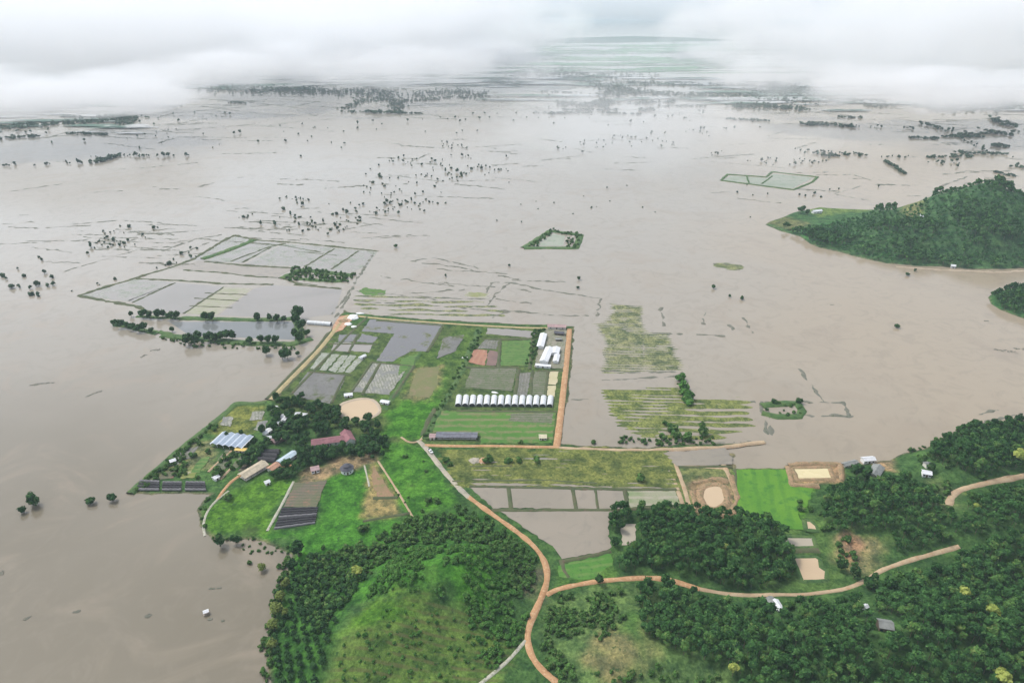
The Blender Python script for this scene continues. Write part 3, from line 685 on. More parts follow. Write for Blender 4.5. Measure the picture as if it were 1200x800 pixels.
for i, fl in enumerate(FIELDS): field(fl[0], fl[1], fl[2], (fl[3] if len(fl) > 3 else 0)+.005*i)
strips('field_banks', [
    [(550, 569), (655, 571), (733, 573), (793, 573)], [(576, 597), (640, 597), (736, 597)], ([(596, 570), (599, 596)], {}), ([(671, 571), (675, 597)], {}), ([(698, 573), (701, 597)], dict(width=1.0)), [(732, 573), (736, 597)],
    [(735, 596), (797, 592)], ([(436, 424), (481, 428)], dict(width=1.4)), ([(411, 460), (436, 424)], dict(width=1.4)), ([(385, 402), (440, 403)], dict(width=1.2)), ([(420, 391), (408, 413)], dict(width=1.6)),
    ([(362, 435), (412, 439)], dict(width=1.4)), ([(624, 434), (622, 464)], dict(width=1.6)), ([(642, 434), (639, 464)], dict(width=1.6)), ([(630, 434), (660, 434)], dict(width=1.4)),
    ([(658, 655), (662, 668), (667, 676)], dict(width=1.6)), ([(716, 645), (660, 657)], dict(width=1.6)), ([(795, 546), (858, 546)], dict(width=1.4)), ([(530, 563), (640, 562), (700, 566)], dict(width=1.2)),
    ([(425, 610), (480, 600)], dict(width=1.0)), [(430, 371), (408, 392), (386, 415), (340, 462)], [(446, 424), (424, 462)], [(485, 428), (460, 466)], [(518, 383), (508, 400), (500, 412)], [(545, 430), (608, 430)], [(586, 398), (584, 430)], [(624, 397), (621, 432)], [(608, 432), (604, 463)], [(535, 481), (652, 482)], [(566, 397), (626, 397)], [(441, 375), (521, 381)], ([(404, 440), (388, 472)], dict(width=1.2)), ([(437, 583), (466, 582)], dict(width=1.4)), ([(862, 549), (863, 598)], dict(width=1.2)), ([(908, 644), (960, 644)], dict(width=3)), ([(550, 546), (600, 545)], dict(width=1.))],
    M_bund, width=2.0, h=.45, base=ZF, wig=1.0, jit=.3)

# -- ponds dug in the ground, with raised rims
POND = [
    ('tan_pond', [(396, 484), (398, 475), (405, 471), (420, 467), (434, 467), (442, 472), (446, 481), (440, 487), (426, 492), (413, 491), (404, 489)], W_tan, M_mud, 2.0),
    ('round_pond', [(821, 574), (826, 569), (838, 567), (849, 570), (852, 583), (850, 592), (838, 597), (826, 593), (821, 585)], W_tan, M_orbank, 3.0),
    ('square_pond', [(928, 548), (972, 547), (977, 561), (934, 562)], W_cream, M_orbank, 2.2),
    ('grey_pond', [(917, 628), (953, 629), (957, 641), (920, 641)], W_pgrey, M_bank, 1.5),
    ('tan_pond', [(928, 652), (956, 652), (961, 655), (962, 664), (969, 669), (969, 680), (940, 681)], W_tan, M_bank, 1.5),
    ('tan_pond', [(943, 609), (950, 610), (957, 616), (958, 621), (945, 620)], W_tan, M_bank, 1.2)]
for nm, pts, wm, bm_, bw in POND:
    a = np.array(pts, float); x, y, z = hit(a[:, 0], a[:, 1]); zz = float(z.max())+.08
    xy = P2(pts, zz); xs = smooth_line(np.concatenate([xy, xy[:1]]), 1)[:-1] if len(pts) > 7 else xy
    sheet(nm, xs, zz, wm, world=True)
    strips(nm+'_bank', [np.concatenate([xs, xs[:1]])], bm_, width=bw, h=.45 if bw > 2 else .3, base=zz, jit=.35, slope=1.2, world=True, stp=1.5)
# spoil heaps and tracks round the round pond
strips('spoil_banks', [[(812, 575), (816, 590), (818, 600)], [(857, 556), (864, 580), (860, 600), (840, 606)], [(924, 544), (955, 541), (984, 544), (987, 562)], [(924, 545), (929, 567), (960, 569)], [(813, 566), (835, 559), (854, 563)]],
       M_orbank, width=2.6, h=.9, base=.9, jit=.7, wig=2, stp=1.5)
strips('mud_tracks', [[(785, 531), (795, 552), (803, 575), (808, 594)], [(796, 546), (850, 547)], [(846, 540), (856, 560), (861, 575)], [(778, 545), (790, 562), (800, 590)]], M_road_tan, width=2.2, h=.18, base=.92, jit=.2)
strips('levee', [[(655, 524), (700, 526), (760, 527), (800, 525), (845, 523), (896, 517)]], M_road_tan, width=2.6, h=.5, base=.85, jit=.3, wig=1.5)

# -- roads
strips('dyke_road', [([(317, 468), (346, 438), (372, 412), (388, 392), (400, 377), (408, 369)], {})], M_road_yel, width=3.4, h=.7, base=.6, jit=.05, slope=1.5, smooth=1)
strips('dyke_grass', [([(321, 469), (350, 439), (376, 413), (392, 393)], {}), ([(313, 467), (343, 436), (369, 410), (385, 390)], {})], M_bund, width=3.0, h=.75, base=.2, jit=.4)
strips('north_road', [[(410, 369), (445, 373), (500, 377), (560, 381), (620, 384), (650, 384)]], M_road_yel, width=2.6, h=.35, base=.85, jit=.15, smooth=1)
strips('east_road', [[(667, 385), (666, 400), (663, 430), (659, 465), (655, 500), (652, 522)]], M_road_or, width=3.7, h=.4, base=.85, jit=.1, smooth=1)
strips('south_road', [[(498, 521), (530, 522), (580, 522), (625, 523), (655, 523)]], M_road_or, width=2.4, h=.4, base=.85, jit=.1, smooth=1)
rd = dict(h=.3, base=0, jit=.28, smooth=2, f=terr, stp=1.6, slope=.35)
strips('farm_road', [[(490, 516), (497, 522), (508, 536), (520, 552), (535, 569), (550, 583)]], M_road_grey, width=3.4, **rd)
strips('orange_road', [[(549, 582), (575, 601), (605, 622), (628, 641), (640, 660), (642, 680), (634, 702), (622, 727), (617, 748), (624, 773), (648, 797), (690, 825)]], M_road_or, width=3.2, **rd)
strips('orange_road', [[(640, 697), (655, 689), (690, 682), (728, 678), (775, 676), (820, 690)]], M_road_or, width=3.0, **rd)
strips('tan_road', [[(820, 690), (860, 697), (900, 697), (950, 696), (990, 690), (1012, 682), (1030, 669), (1048, 662), (1080, 652), (1124, 640)]], M_road_tan, width=2.5, **rd)
strips('hill_track', [[(616, 750), (600, 769), (585, 783), (560, 803)]], M_conc, width=1.6, **rd)
strips('forest_road', [[(1112, 592), (1115, 580), (1128, 572), (1160, 565), (1200, 558), (1250, 550)]], M_road_tan, width=4.0, **rd)
strips('garden_path', [[(344, 564), (333, 586), (322, 606), (313, 622)]], M_conc, width=1.7, **rd)
strips('garden_path', [[(268, 575), (252, 587), (241, 602), (238, 616), (240, 628)]], M_conc, width=1.3, **rd)
strips('garden_path', [[(345, 545), (300, 548), (275, 560), (262, 574), (255, 585)]], M_road_or, width=2.2, **rd)
strips('garden_path', [[(443, 540), (455, 558), (470, 582), (484, 606)]], M_road_tan, width=1.2, **rd)
strips('garden_path', [[(427, 545), (430, 557), (433, 570)]], M_conc, width=.9, **rd)
strips('garden_path', [[(470, 512), (480, 519), (492, 517), (497, 510)]], M_road_tan, width=1.6, **rd)
strips('garden_path', [[(244, 553), (256, 541), (272, 528)], [(258, 562), (270, 549), (280, 540)], [(245, 497), (262, 484), (278, 473)]], M_road_tan, width=1.6, **rd)
strips('ditch_grass', [[(562, 384), (545, 425), (530, 455), (512, 485), (498, 514)], [(492, 412), (470, 450), (450, 480)]], M_bank, width=4.5, h=.35, base=.85, jit=.6, wig=3)
strips('dark_ditch', [[(510, 478), (502, 492), (494, 510)]], M_bund, width=3, h=.3, base=.9, jit=.5, wig=2)
strips('peninsula_dyke', [([(152, 577), (172, 559), (195, 540), (218, 520), (246, 498)], {}), ([(246, 498), (262, 485), (276, 473), (312, 471)], {})], M_bank, width=5, h=.9, base=.4, jit=.4)

# ---- islands and far shore
ISL = P2([(896, 263), (915, 271), (935, 277), (960, 290), (1000, 300), (1040, 309), (1080, 312), (1120, 314), (1165, 316), (1200, 314), (1330, 312), (1330, 236), (1200, 240), (1130, 243), (1070, 246), (1010, 246), (960, 243), (935, 248), (912, 256)])
IH = []
for px, py, am, sx, sy in [(1128, 268, 52, 80, 85), (1215, 278, 20, 70, 60), (1055, 284, 16, 60, 45), (1090, 292, 12, 45, 30), (1165, 298, 14, 45, 26), (1205, 300, 12, 45, 24)]:
    x, y = A(px, py); IH.append((float(x), float(y), am, sx, sy))
def isl_h(x, y):
    d = sdf(x, y, ISL)+(fbm(x, y, 30)-.5)*8; h = 0*np.asarray(x, float)
    for a, b, am, sx, sy in IH: h = h+am*np.exp(-((x-a)/sx)**2-((y-b)/sy)**2)
    return np.clip(d*.25, -2, 1.2)+h*np.clip(d/40, 0, 1)*(1+.9*(fbm(x, y, 70, 3)-.5))
ISL2 = P2([(1158, 349), (1166, 342), (1185, 338), (1215, 337), (1330, 340), (1330, 392), (1240, 384), (1200, 373), (1172, 363), (1162, 356)])
def isl2_h(x, y):
    d = sdf(x, y, ISL2)+(fbm(x, y, 20)-.5)*4
    return np.clip(d*.25, -2, 1.0)+np.clip(d*.12, 0, 6)
IZ = [([(945, 246), (960, 240), (1010, 240), (1020, 247), (985, 250), (960, 254)], (.12, .19, .05), 6, 0), ([(898, 262), (920, 254), (945, 262), (935, 272)], (.13, .15, .06), 8, 0),
      ([(1050, 246), (1070, 238), (1085, 243), (1075, 255), (1058, 255)], (.17, .19, .07), 6, 0), ([(925, 272), (985, 258), (1000, 275), (960, 286)], (.055, .17, .05), 6, 0)]
_PH = PH
def PH(pts): a = np.array(pts, float); x, y, z = hit(a[:, 0], a[:, 1], isl_h); return np.stack([x, y], 1)
land_sheet('island_ground', float(ISL[:, 0].min())-20, 900, float(ISL[:, 1].min())-20, float(ISL[:, 1].max())+20, 5, isl_h, (.05, .12, .04), IZ, M_land)
PH = _PH
land_sheet('islet_ground', float(ISL2[:, 0].min())-10, 650, float(ISL2[:, 1].min())-10, float(ISL2[:, 1].max())+10, 4, isl2_h, (.045, .13, .035), [], M_land)
strips('island_shore', [[(1050, 312), (1080, 315), (1120, 317), (1165, 319), (1215, 317), (1260, 318)]], M_mud, width=3.5, h=.3, base=-.1, jit=.9, wig=6)

# far green country under the mist
F_far = gmat('far_fields', (.07, .19, .09), (.10, .24, .11), (.3, .3, .28), .0028, patch=((.42, .42, .40), .0045, .6, .04, .15))
F_far2 = gmat('far_land', (.07, .12, .09), (.10, .17, .12), (.3, .3, .28), .003, patch=((.42, .42, .40), .0045, .52, .04, .15))
rf_ = random.Random(21); zf = .3
for (xa, xb, ya, yb, n, l0, l1, h0, h1, m_) in [(590, 900, 52, 86, 46, 60, 240, .5, 2.0, F_far), (600, 860, 54, 76, 12, 120, 260, 1.0, 2.5, F_far), (220, 620, 84, 104, 34, 50, 200, .5, 1.8, F_far2), (-60, 190, 122, 160, 30, 30, 130, .5, 1.8, F_far2), (840, 1240, 96, 130, 40, 40, 200, .5, 2.0, F_far2), (600, 860, 86, 118, 26, 30, 160, .4, 1.4, F_far2)]:
    for _ in range(n):
        x = rf_.uniform(xa, xb); y = rf_.uniform(ya, yb); L = rf_.uniform(l0, l1)*.5; hh = rf_.uniform(h0, h1)*(.45+(y-40)/160); k_ = rf_.uniform(-.015, .015)
        sheet('far_fields', [(x-L, y-L*k_), (x-L*.3, y-hh-L*k_*.3), (x+L*.7, y-hh*.8+L*k_*.7), (x+L, y+L*k_), (x+L*.4, y+hh*.6), (x-L*.6, y+hh*.5)], zf, m_); zf += .02
M_fwood = gmat('far_woods', (.02, .055, .035), (.03, .08, .045), None, .002)
sheet('far_woods', [(590, 49), (640, 45), (690, 44), (740, 42.5), (800, 44), (880, 48), (820, 48.5), (740, 50), (670, 51)], .25, M_fwood)

# ================================================================== VEGETATION
def seen(x, y, z, m=30):
    """roughly inside the photograph's frame (things far outside it are left out)"""
    d = y*ct+(H-z)*st; u = x/d*800+600; v = 400-800*(y*st-(H-z)*ct)/d
    return (u > -m) & (u < 1200+m) & (v > -m) & (v < 800+m+20)
def plant(poly, sp, ang, jit, f=terr, holes=(), keep=1.0, seed=1, clump=None, zmin=.3):
    pw = P2(poly, 2.0) if f is not terr else PH(poly)
    rs = np.random.RandomState(seed); c0 = pw.mean(0); rad = np.linalg.norm(pw-c0, axis=1).max()+5
    g = np.arange(-rad, rad, sp); U, W = np.meshgrid(g, g); c, s = math.cos(ang), math.sin(ang)
    x = c0[0]+U*c-W*s+rs.normal(size=U.shape)*jit*sp; y = c0[1]+U*s+W*c+rs.normal(size=U.shape)*jit*sp
    x = x.ravel(); y = y.ravel(); ok = sdf(x, y, pw) > 0
    for hpoly in holes: ok &= sdf(x, y, PH(hpoly) if f is terr else P2(hpoly)) < 0
    if clump: ok &= fbm(x+seed*31, y, clump[0], 3) > clump[1]
    ok &= rs.rand(len(x)) < keep
    x, y = x[ok], y[ok]; z = f(x, y); k = (z > zmin) & seen(x, y, z, 170); return np.stack([x[k], y[k], z[k]], 1)
ROADH = [[(640, 684), (775, 668), (775, 688), (652, 700)], [(775, 668), (862, 690), (950, 688), (1030, 662), (1125, 634), (1132, 654), (1040, 688), (1004, 706), (950, 712), (900, 714), (850, 712), (780, 686)],
         [(1104, 602), (1108, 580), (1125, 565), (1200, 552), (1200, 572), (1134, 586), (1126, 602)]]
YARDH = [[(1008, 545), (1034, 545), (1034, 568), (1008, 568)], [(1068, 548), (1102, 548), (1102, 566), (1068, 566)], [(892, 696), (932, 696), (934, 730), (895, 724)], [(1018, 722), (1052, 722), (1052, 750), (1018, 750)], [(1004, 700), (1024, 700), (1024, 726), (1004, 726)]]
RUB = [
    ([(722, 598), (760, 596), (830, 600), (905, 612), (922, 640), (930, 680), (905, 690), (862, 694), (772, 668), (725, 672), (722, 660), (750, 645), (750, 611), (726, 612), (716, 624), (714, 606)], 4.1, .12, 'nearest plantation'),
    ([(742, 692), (775, 684), (862, 704), (1000, 698), (1040, 676), (1122, 650), (1360, 615), (1380, 900), (860, 900), (862, 790), (800, 770), (755, 745)], 4.2, .3, 'lower'),
    ([(962, 590), (985, 568), (1060, 562), (1104, 592), (1128, 620), (1112, 634), (1060, 650), (1040, 640), (1030, 622), (985, 628), (962, 612)], 4.5, .5, 'upper'),
    ([(1126, 600), (1135, 582), (1200, 566), (1380, 545), (1370, 612), (1130, 632)], 4.4, .2, 'east'),
    ([(1092, 528), (1130, 502), (1200, 499), (1380, 515), (1380, 545), (1150, 560), (1105, 545), (1085, 540)], 4.3, .25, 'knoll')]
allr = []
for i, (poly, sp, ang, nm) in enumerate(RUB):
    p = plant(poly, sp, ang, .2, holes=ROADH+YARDH, keep=.96, seed=20+i)
    allr.append(np.concatenate([p, np.full((len(p), 1), i)], 1))
allr = np.concatenate(allr)
dist = np.hypot(np.hypot(allr[:, 0], allr[:, 1]), H-allr[:, 2]); allr = allr[np.argsort(dist)]
inf = seen(allr[:, 0], allr[:, 1], allr[:, 2], 2)
first = allr[inf][:300]; rest = np.concatenate([allr[inf][300:], allr[~inf]])
for x, y, z, i in first:
    tree('rubber' if _rt.random() > .12 else 'light', 'rubber_tree', x, y, z-.2, _rt.choice((.6, .72, .8, .86, .95, 1.1))*_rt.uniform(.9, 1.1), 'round dark green tree crown in the dense plantation along the bottom right edge', 'tree', 'plantation trees nearest the camera')
for i, nm in enumerate(['dense dark green plantation behind the flooded paddies and beside the bright rice field', 'dark green forest filling the bottom right below the tan road', 'dark mixed plantation between the ponds and the forest road',
                        'dark green plantation at the right edge under the forest road', 'rounded dark green wooded knoll on the right shore of the flood']):
    q = rest[rest[:, 3] == i]; lt = fbm(q[:, 0]*1.7, q[:, 1]*1.7, 9, 2) > .66; ql = q[lt]; q = q[~lt]
    if len(ql): wood('paler_trees', 'light', ql[:, :3]-np.array([0, 0, .2]), [_rt.uniform(.55, 1.15) for _ in ql], 'paler green crowns scattered through the '+nm, 'trees')
    wood('plantation', 'rubber', q[:, :3]-np.array([0, 0, .2]), [_rt.choice((.6, .72, .8, .86, .95, 1.1))*_rt.uniform(.9, 1.1) for _ in q], nm, 'trees')

# bushes
def bushes(name, kind, poly, sp, sc, label, cat, group, f=terr, holes=(), keep=.85, seed=3, clump=None, jit=.4, cap=300, mass=None, zmin=.3):
    p = plant(poly, sp, .4, jit, f, holes, keep, seed, clump, zmin)
    d = np.hypot(np.hypot(p[:, 0], p[:, 1]), H-p[:, 2]); p = p[np.argsort(d)]
    for x, y, z in p[:cap][seen(p[:cap, 0], p[:cap, 1], p[:cap, 2], 8)]: tree(kind, name, x, y, max(z, 0)-.15, _rt.uniform(*sc), label, cat, group)
    if len(p) > cap: wood(name+'_mass', kind, p[cap:], [_rt.uniform(*sc) for _ in p[cap:]], mass or 'more of the '+label, cat)
HROAD = [(545, 575), (560, 577), (632, 634), (652, 662), (650, 690), (630, 725), (628, 750), (640, 790), (620, 800), (608, 750), (625, 705), (634, 680), (632, 660), (600, 630), (548, 590)]
bushes('hill_shrub', 'bush', [(345, 690), (360, 655), (430, 636), (480, 604), (545, 596), (585, 612), (622, 640), (634, 662), (630, 690), (606, 700), (588, 660), (560, 636), (480, 640), (430, 676), (390, 722), (372, 745)], 3.4, (.7, 1.7),
       'dark leafy shrub in the belt round the top of the green hill', 'shrub', 'shrubs round the hilltop', holes=[HROAD], keep=.85, seed=5)
bushes('slope_shrub', 'brush', [(430, 700), (470, 645), (560, 640), (590, 660), (596, 690), (592, 740), (540, 705), (470, 692)], 2.7, (.45, 1.35), 'small green shrub on the bright grassy hilltop', 'shrub', 'shrubs on the grassy hilltop', keep=.85, seed=6, clump=(16, .38), jit=.5, cap=290)
bushes('slope_shrub', 'brush', [(540, 705), (598, 690), (622, 705), (612, 752), (575, 790), (560, 750)], 3.2, (.6, 1.3), 'green shrub between the grassy hilltop and the orange road', 'shrub', 'shrubs beside the orange road', holes=[HROAD], seed=7, clump=(12, .36))
bushes('terrace_shrub', 'brush', [(405, 745), (470, 700), (545, 730), (590, 765), (555, 820), (370, 820)], 4.2, (.25, .8), 'low dark plant on the terraced hillside', 'shrub', 'plants on the terraced hillside', keep=.6, seed=8, jit=.3)
bushes('orchard_tree', 'orchard', [(338, 668), (365, 652), (428, 650), (430, 676), (405, 710), (385, 750), (368, 830), (312, 830), (314, 760), (324, 705)], 5.0, (.75, 1.15), 'small round orchard tree on the slope above the flood', 'tree', 'orchard trees on the left slope', keep=.95, seed=9, jit=.09)
bushes('scrub_bush', 'bush', [(648, 700), (700, 688), (768, 690), (760, 720), (730, 728), (690, 738), (665, 770), (690, 830), (660, 815), (638, 770), (634, 735)], 3.0, (.6, 1.5), 'scrubby dark green bush beside the curve of the orange road', 'shrub', 'scrub inside the road bend', holes=ROADH+[HROAD], seed=10, clump=(15, .46))
bushes('scrub_bush', 'bush', [(690, 745), (745, 720), (800, 770), (880, 800), (880, 840), (700, 840)], 4.0, (.5, 1.3), 'low scrubby bush in the rough clearing at the bottom of the photo', 'shrub', 'scrub in the clearing', seed=11, clump=(13, .5))
bushes('scrub_bush', 'bush', [(925, 575), (962, 575), (985, 600), (1030, 630), (1010, 672), (970, 690), (966, 640), (940, 606)], 4.2, (.7, 1.6), 'dark bush in the grass around the small tan ponds', 'shrub', 'bushes around the ponds', holes=ROADH+[[(912, 622), (972, 622), (975, 686), (935, 688)], [(938, 605), (962, 605), (962, 624), (940, 624)]], seed=12, clump=(14, .5))
bushes('scrub_bush', 'bush', [(1060, 545), (1100, 525), (1110, 518), (1118, 545), (1100, 560), (1120, 575), (1100, 590), (1060, 562)], 4.0, (.7, 1.7), 'green bush on the shore below the wooded knoll', 'shrub', 'bushes on the right shore', holes=YARDH+ROADH, seed=13, clump=(14, .4))
bushes('garden_tree', 'broad', [(316, 470), (346, 468), (398, 484), (404, 494), (438, 492), (450, 506), (456, 528), (440, 538), (428, 532), (420, 506), (366, 512), (364, 530), (420, 528), (400, 536), (355, 545), (335, 556), (318, 552), (345, 530), (335, 520), (312, 520), (300, 510), (318, 500)], 5.6, (.6, 1.05),
       'leafy dark green tree crowding the farmhouse with the red roof', 'tree', 'trees around the farmhouse', keep=.85, seed=14, jit=.45,
       holes=[[(330, 488), (338, 488), (338, 497), (320, 502)], [(300, 526), (332, 526), (326, 545), (300, 545)], [(310, 505), (322, 503), (320, 512), (308, 512)], [(312, 556), (346, 529), (354, 534), (330, 558)], [(344, 481), (362, 481), (362, 492), (344, 492)]])
bushes('garden_tree', 'broad', [(316, 560), (350, 536), (362, 530), (400, 527), (424, 523), (446, 508), (458, 516), (458, 532), (432, 541), (396, 537), (362, 549), (336, 562)], 4.6, (.45, .95), 'leafy green tree in the belt between the farmhouse and the round lawn hut', 'tree', 'trees below the farmhouse', keep=.85, seed=44, jit=.45)
bushes('garden_tree', 'broad', [(262, 512), (300, 510), (312, 528), (300, 545), (286, 552), (274, 545), (296, 530), (292, 518)], 4.6, (.4, .8), 'small leafy tree between the glasshouse and the beige barn', 'tree', 'trees behind the barn', keep=.8, seed=45, jit=.45)
bushes('garden_tree', 'broad', [(332, 470), (352, 466), (400, 484), (398, 494), (360, 480), (340, 478)], 4.8, (.5, .95), 'leafy tree along the wet field above the farmstead', 'tree', 'trees above the farmstead', keep=.8, seed=46, jit=.45)
bushes('garden_bush', 'bush', [(158, 574), (245, 500), (262, 500), (256, 520), (300, 512), (296, 545), (262, 560), (250, 545), (240, 562), (180, 562)], 4.4, (.6, 1.5), 'green bush in the market garden on the flooded point', 'shrub', 'bushes in the waterside garden', seed=15, clump=(12, .46),
       holes=[[(245, 505), (300, 505), (300, 532), (245, 532)], [(255, 560), (310, 530), (330, 545), (290, 575)]])
bushes('shore_bush', 'bush', [(310, 800), (306, 760), (317, 704), (330, 668), (337, 652), (343, 655), (336, 690), (326, 715), (318, 760), (322, 800)], 2.8, (.5, 1.4), 'bush overhanging the water along the foot of the orchard slope', 'shrub', 'bushes on the orchard shore', seed=61, keep=.75, zmin=-.5)
bushes('shore_bush', 'bush', [(240, 627), (262, 631), (296, 629), (322, 637), (345, 643), (340, 650), (318, 645), (290, 637), (258, 640)], 2.8, (.3, .8), 'low bush in the drowned margin below the lawn', 'shrub', 'bushes in the drowned margin', seed=62, keep=.5, zmin=-.6)
bushes('shore_bush', 'bush', [(1050, 532), (1085, 520), (1108, 510), (1126, 498), (1160, 492), (1200, 490), (1200, 500), (1160, 502), (1128, 508), (1090, 528)], 3.0, (.4, 1.2), 'bush along the water line below the wooded knoll', 'shrub', 'bushes on the knoll shore', seed=63, keep=.6, zmin=-.6)
bushes('dyke_bush', 'bush', [(150, 579), (170, 560), (194, 540), (222, 515), (230, 518), (200, 548), (172, 572)], 3.0, (.6, 1.1), 'bush along the green dyke at the edge of the point', 'shrub', 'bushes on the dyke', seed=16, keep=.8)
bushes('shore_bush', 'bush', [(230, 600), (240, 584), (245, 584), (238, 605), (242, 626), (236, 626)], 2.6, (.6, 1.2), 'bush on the narrow bank between the curved path and the flood', 'shrub', 'bushes beside the curved path', seed=17, keep=.9)
bushes('ditch_bush', 'bush', [(560, 386), (570, 386), (545, 430), (520, 480), (500, 512), (494, 510), (520, 465), (540, 425)], 3.4, (.5, 1.1), 'low bush along the ditch that divides the farm block', 'shrub', 'bushes along the ditch', seed=18, keep=.6)
bushes('field_bush', 'bush', [(500, 535), (540, 590), (480, 606), (450, 570), (455, 530)], 6, (.4, 1.0), 'low bush in the bright meadow beside the grey road', 'shrub', 'bushes in the meadow', seed=19, keep=.6, clump=(12, .52))
bushes('field_bush', 'bush', [(330, 655), (350, 628), (440, 612), (540, 604), (480, 618), (420, 645), (345, 672)], 6, (.4, 1.1), 'small bush in the grass at the foot of the hill', 'shrub', 'bushes at the foot of the hill', seed=24, keep=.6, clump=(12, .52))
bushes('field_tree', 'bush', [(624, 386), (642, 386), (630, 410), (622, 428), (616, 428)], 3.2, (.6, 1.2), 'bush west of the white farm sheds', 'shrub', 'bushes west of the white sheds', seed=25, keep=.8)
bushes('levee_bush', 'bush', [(722, 512), (770, 516), (840, 512), (836, 522), (760, 522), (726, 520)], 3.4, (.6, 1.2), 'bush on the levee along the drowned meadow', 'shrub', 'bushes on the levee', seed=26, keep=.75, zmin=-9)

def at(px, py, z=0.0): x, y = A(px, py, z); return float(x), float(y)
def ath(px, py): x, y, z = hit(px, py); return float(x), float(y), float(max(z, 0))
def big(kind, px, py, sc, label, cat='tree', group=None, name='broad_tree', sz=None):
    x, y, z = ath(px, py); return tree(kind, name, x, y, z-(.3 if name not in ('flooded_tree', 'bank_tree') else 2.0*sc if name == 'flooded_tree' else 1.0*sc), sc, label, cat, group, True, sz)
# lone trees standing in the near flood
big('broad', 39, 592, 1.25, 'broad leafy tree standing in the flood nearest the left edge', name='flooded_tree')
big('broad', 27, 601, .68, 'smaller round tree in the flood just below the broad left edge tree', name='flooded_tree')
big('broad', 107, 590, .86, 'dark round tree in the flood, left one of the pair near the point', name='flooded_tree')
big('broad', 132, 587, .82, 'dark round tree in the flood, right one of the pair near the point', name='flooded_tree')
big('broad', 258, 640, 1.0, 'dark tree at the water edge below the rounded lawn', name='shore_tree')
big('broad', 277, 638, .85, 'dark tree at the water edge right of its larger neighbour', name='shore_tree')
big('olive', 308, 668, .72, 'olive green bush tree standing in water off the left slope', name='flooded_tree')
big('bush', 293, 660, 1.0, 'small round bush in water beside the olive bush tree', 'shrub', name='flooded_bush')
big('bush', 327, 665, 1.1, 'low bush in water right of the olive bush tree', 'shrub', name='flooded_bush')
big('broad', 350, 652, 1.3, 'tall very dark tree at the corner of the orchard and the flood', name='shore_tree')
big('broad', 345, 668, 1.0, 'dark tree just under the tallest one at the orchard corner', name='shore_tree')
for i, (px, py) in enumerate([(336, 690), (330, 705), (326, 720), (322, 738), (320, 760), (335, 722)]):
    big('olive', px, py, (.9, .8, 1.05, .9, .8, .7)[i], f'{ORD[i]} yellowish olive tree down the left shore of the hill', group='olive trees on the hill shore', name='shore_tree')
big('bloom', 419, 678, .95, 'pale yellow flowering tree among the dark hillside orchard', name='flowering_tree')
big('bloom', 1143, 600, .6, 'pale green young tree beside the forest road', name='flowering_tree')
for px, py, sc, lb in [(848, 648, .72, 'yellow flowering tree in the middle of the plantation by the rice field'), (1157, 728, 1.0, 'bright yellow flowering tree standing above the bottom right forest'), (1170, 805, 1.05, 'pale yellow tree crown cut off by the bottom edge at right'),
                       (1190, 545, 1.35, 'tall yellow flowering tree on the wooded knoll at the right edge'), (1203, 528, 1.2, 'second yellow flowering tree just behind the tall one at the right edge'), (1150, 560, .8, 'light green tree at the foot of the wooded knoll'),
                       (992, 590, .8, 'pale yellow green tree at the corner of the upper plantation'), (1125, 705, .9, 'light green tree above the yellow one in the right forest'), (858, 792, .8, 'small bright yellow green tree at the bottom edge of the forest'),
                       (905, 668, .75, 'pale green tree at the plantation edge left of the tan pond'), (925, 712, .9, 'pale green tree just right of the white sheds below the tan road')]:
    big('bloom' if 'yellow' in lb else 'bush', px, py, sc if 'yellow' in lb else sc*2.2, lb, name='flowering_tree' if 'yellow' in lb else 'leafy_tree')
for px, py, sc, lb in [(1003, 560, 1.3, 'dark spreading tree beside the white roofed building on the right shore'), (1013, 563, 1.1, 'dark tree under the spreading one on the right shore'), (1090, 552, .8, 'dark tree beside the small white house on the right shore'),
                       (985, 668, 1.0, 'dark tree at the edge of the rough grass above the tan road'), (1000, 678, .95, 'dark tree by the tan road, below its neighbour in the rough grass'), (703, 684, .75, 'dark tree on the branch of the orange road'),
                       (727, 622, .9, 'dark tree at the left corner of the plantation'), (720, 640, .8, 'dark tree beside the small square pond'), (1022, 684, .9, 'dark tree overhanging the gap in the tan road'), (1015, 688, .8, 'smaller dark tree under the one overhanging the gap in the tan road'), (1020, 690, 1.0, 'largest dark tree below the gap in the tan road')]:
    big('broad', px, py, sc, lb, name='broad_tree')
for px, py, sc, lb in [(572, 541, 1.5, 'tall green tree south of the farm road, left of the row'), (596, 542, 1.25, 'dark green tree south of the farm road, left of a pair'), (608, 541, 1.1, 'green tree south of the farm road, right of a pair'), (628, 541, 1.25, 'dark green tree south of the farm road, rightmost'),
                       (522, 541, 1.2, 'bush beside the grey road south of the long shed'), (528, 545, 1.0, 'lower bush beside the grey road'), (610, 519, .8, 'small bush inside the green field corner'), (502, 588, 1.2, 'dark bush in the meadow left of the grey road, left of two'), (512, 588, 1.0, 'dark bush in the meadow left of the grey road, right of two'),
                       (751, 563, 1.4, 'green bush beside the wet green paddy'), (695, 519, .9, 'lone bush in the water above the levee'), (426, 622, 1.5, 'dark bush in the lawn under the round hut'), (256, 556, 1.8, 'dark bush between the beige barn and the net beds'), (268, 585, 1.4, 'bush where the curved path meets the lawn')]:
    big('bush', px, py, sc*1.45, lb, 'shrub', name='leafy_bush')
for i, (px, py, sc) in enumerate([(797, 446, 1.9), (801, 456, 2.0), (804, 466, 2.2), (807, 472, 2.0), (800, 462, 1.4)]):
    big('brush', px, py, sc*1.5, f'{ORD[i]} bright green bush tree in the clump beside the drowned meadow', 'shrub', 'bright green clump by the drowned meadow', 'leafy_bush')
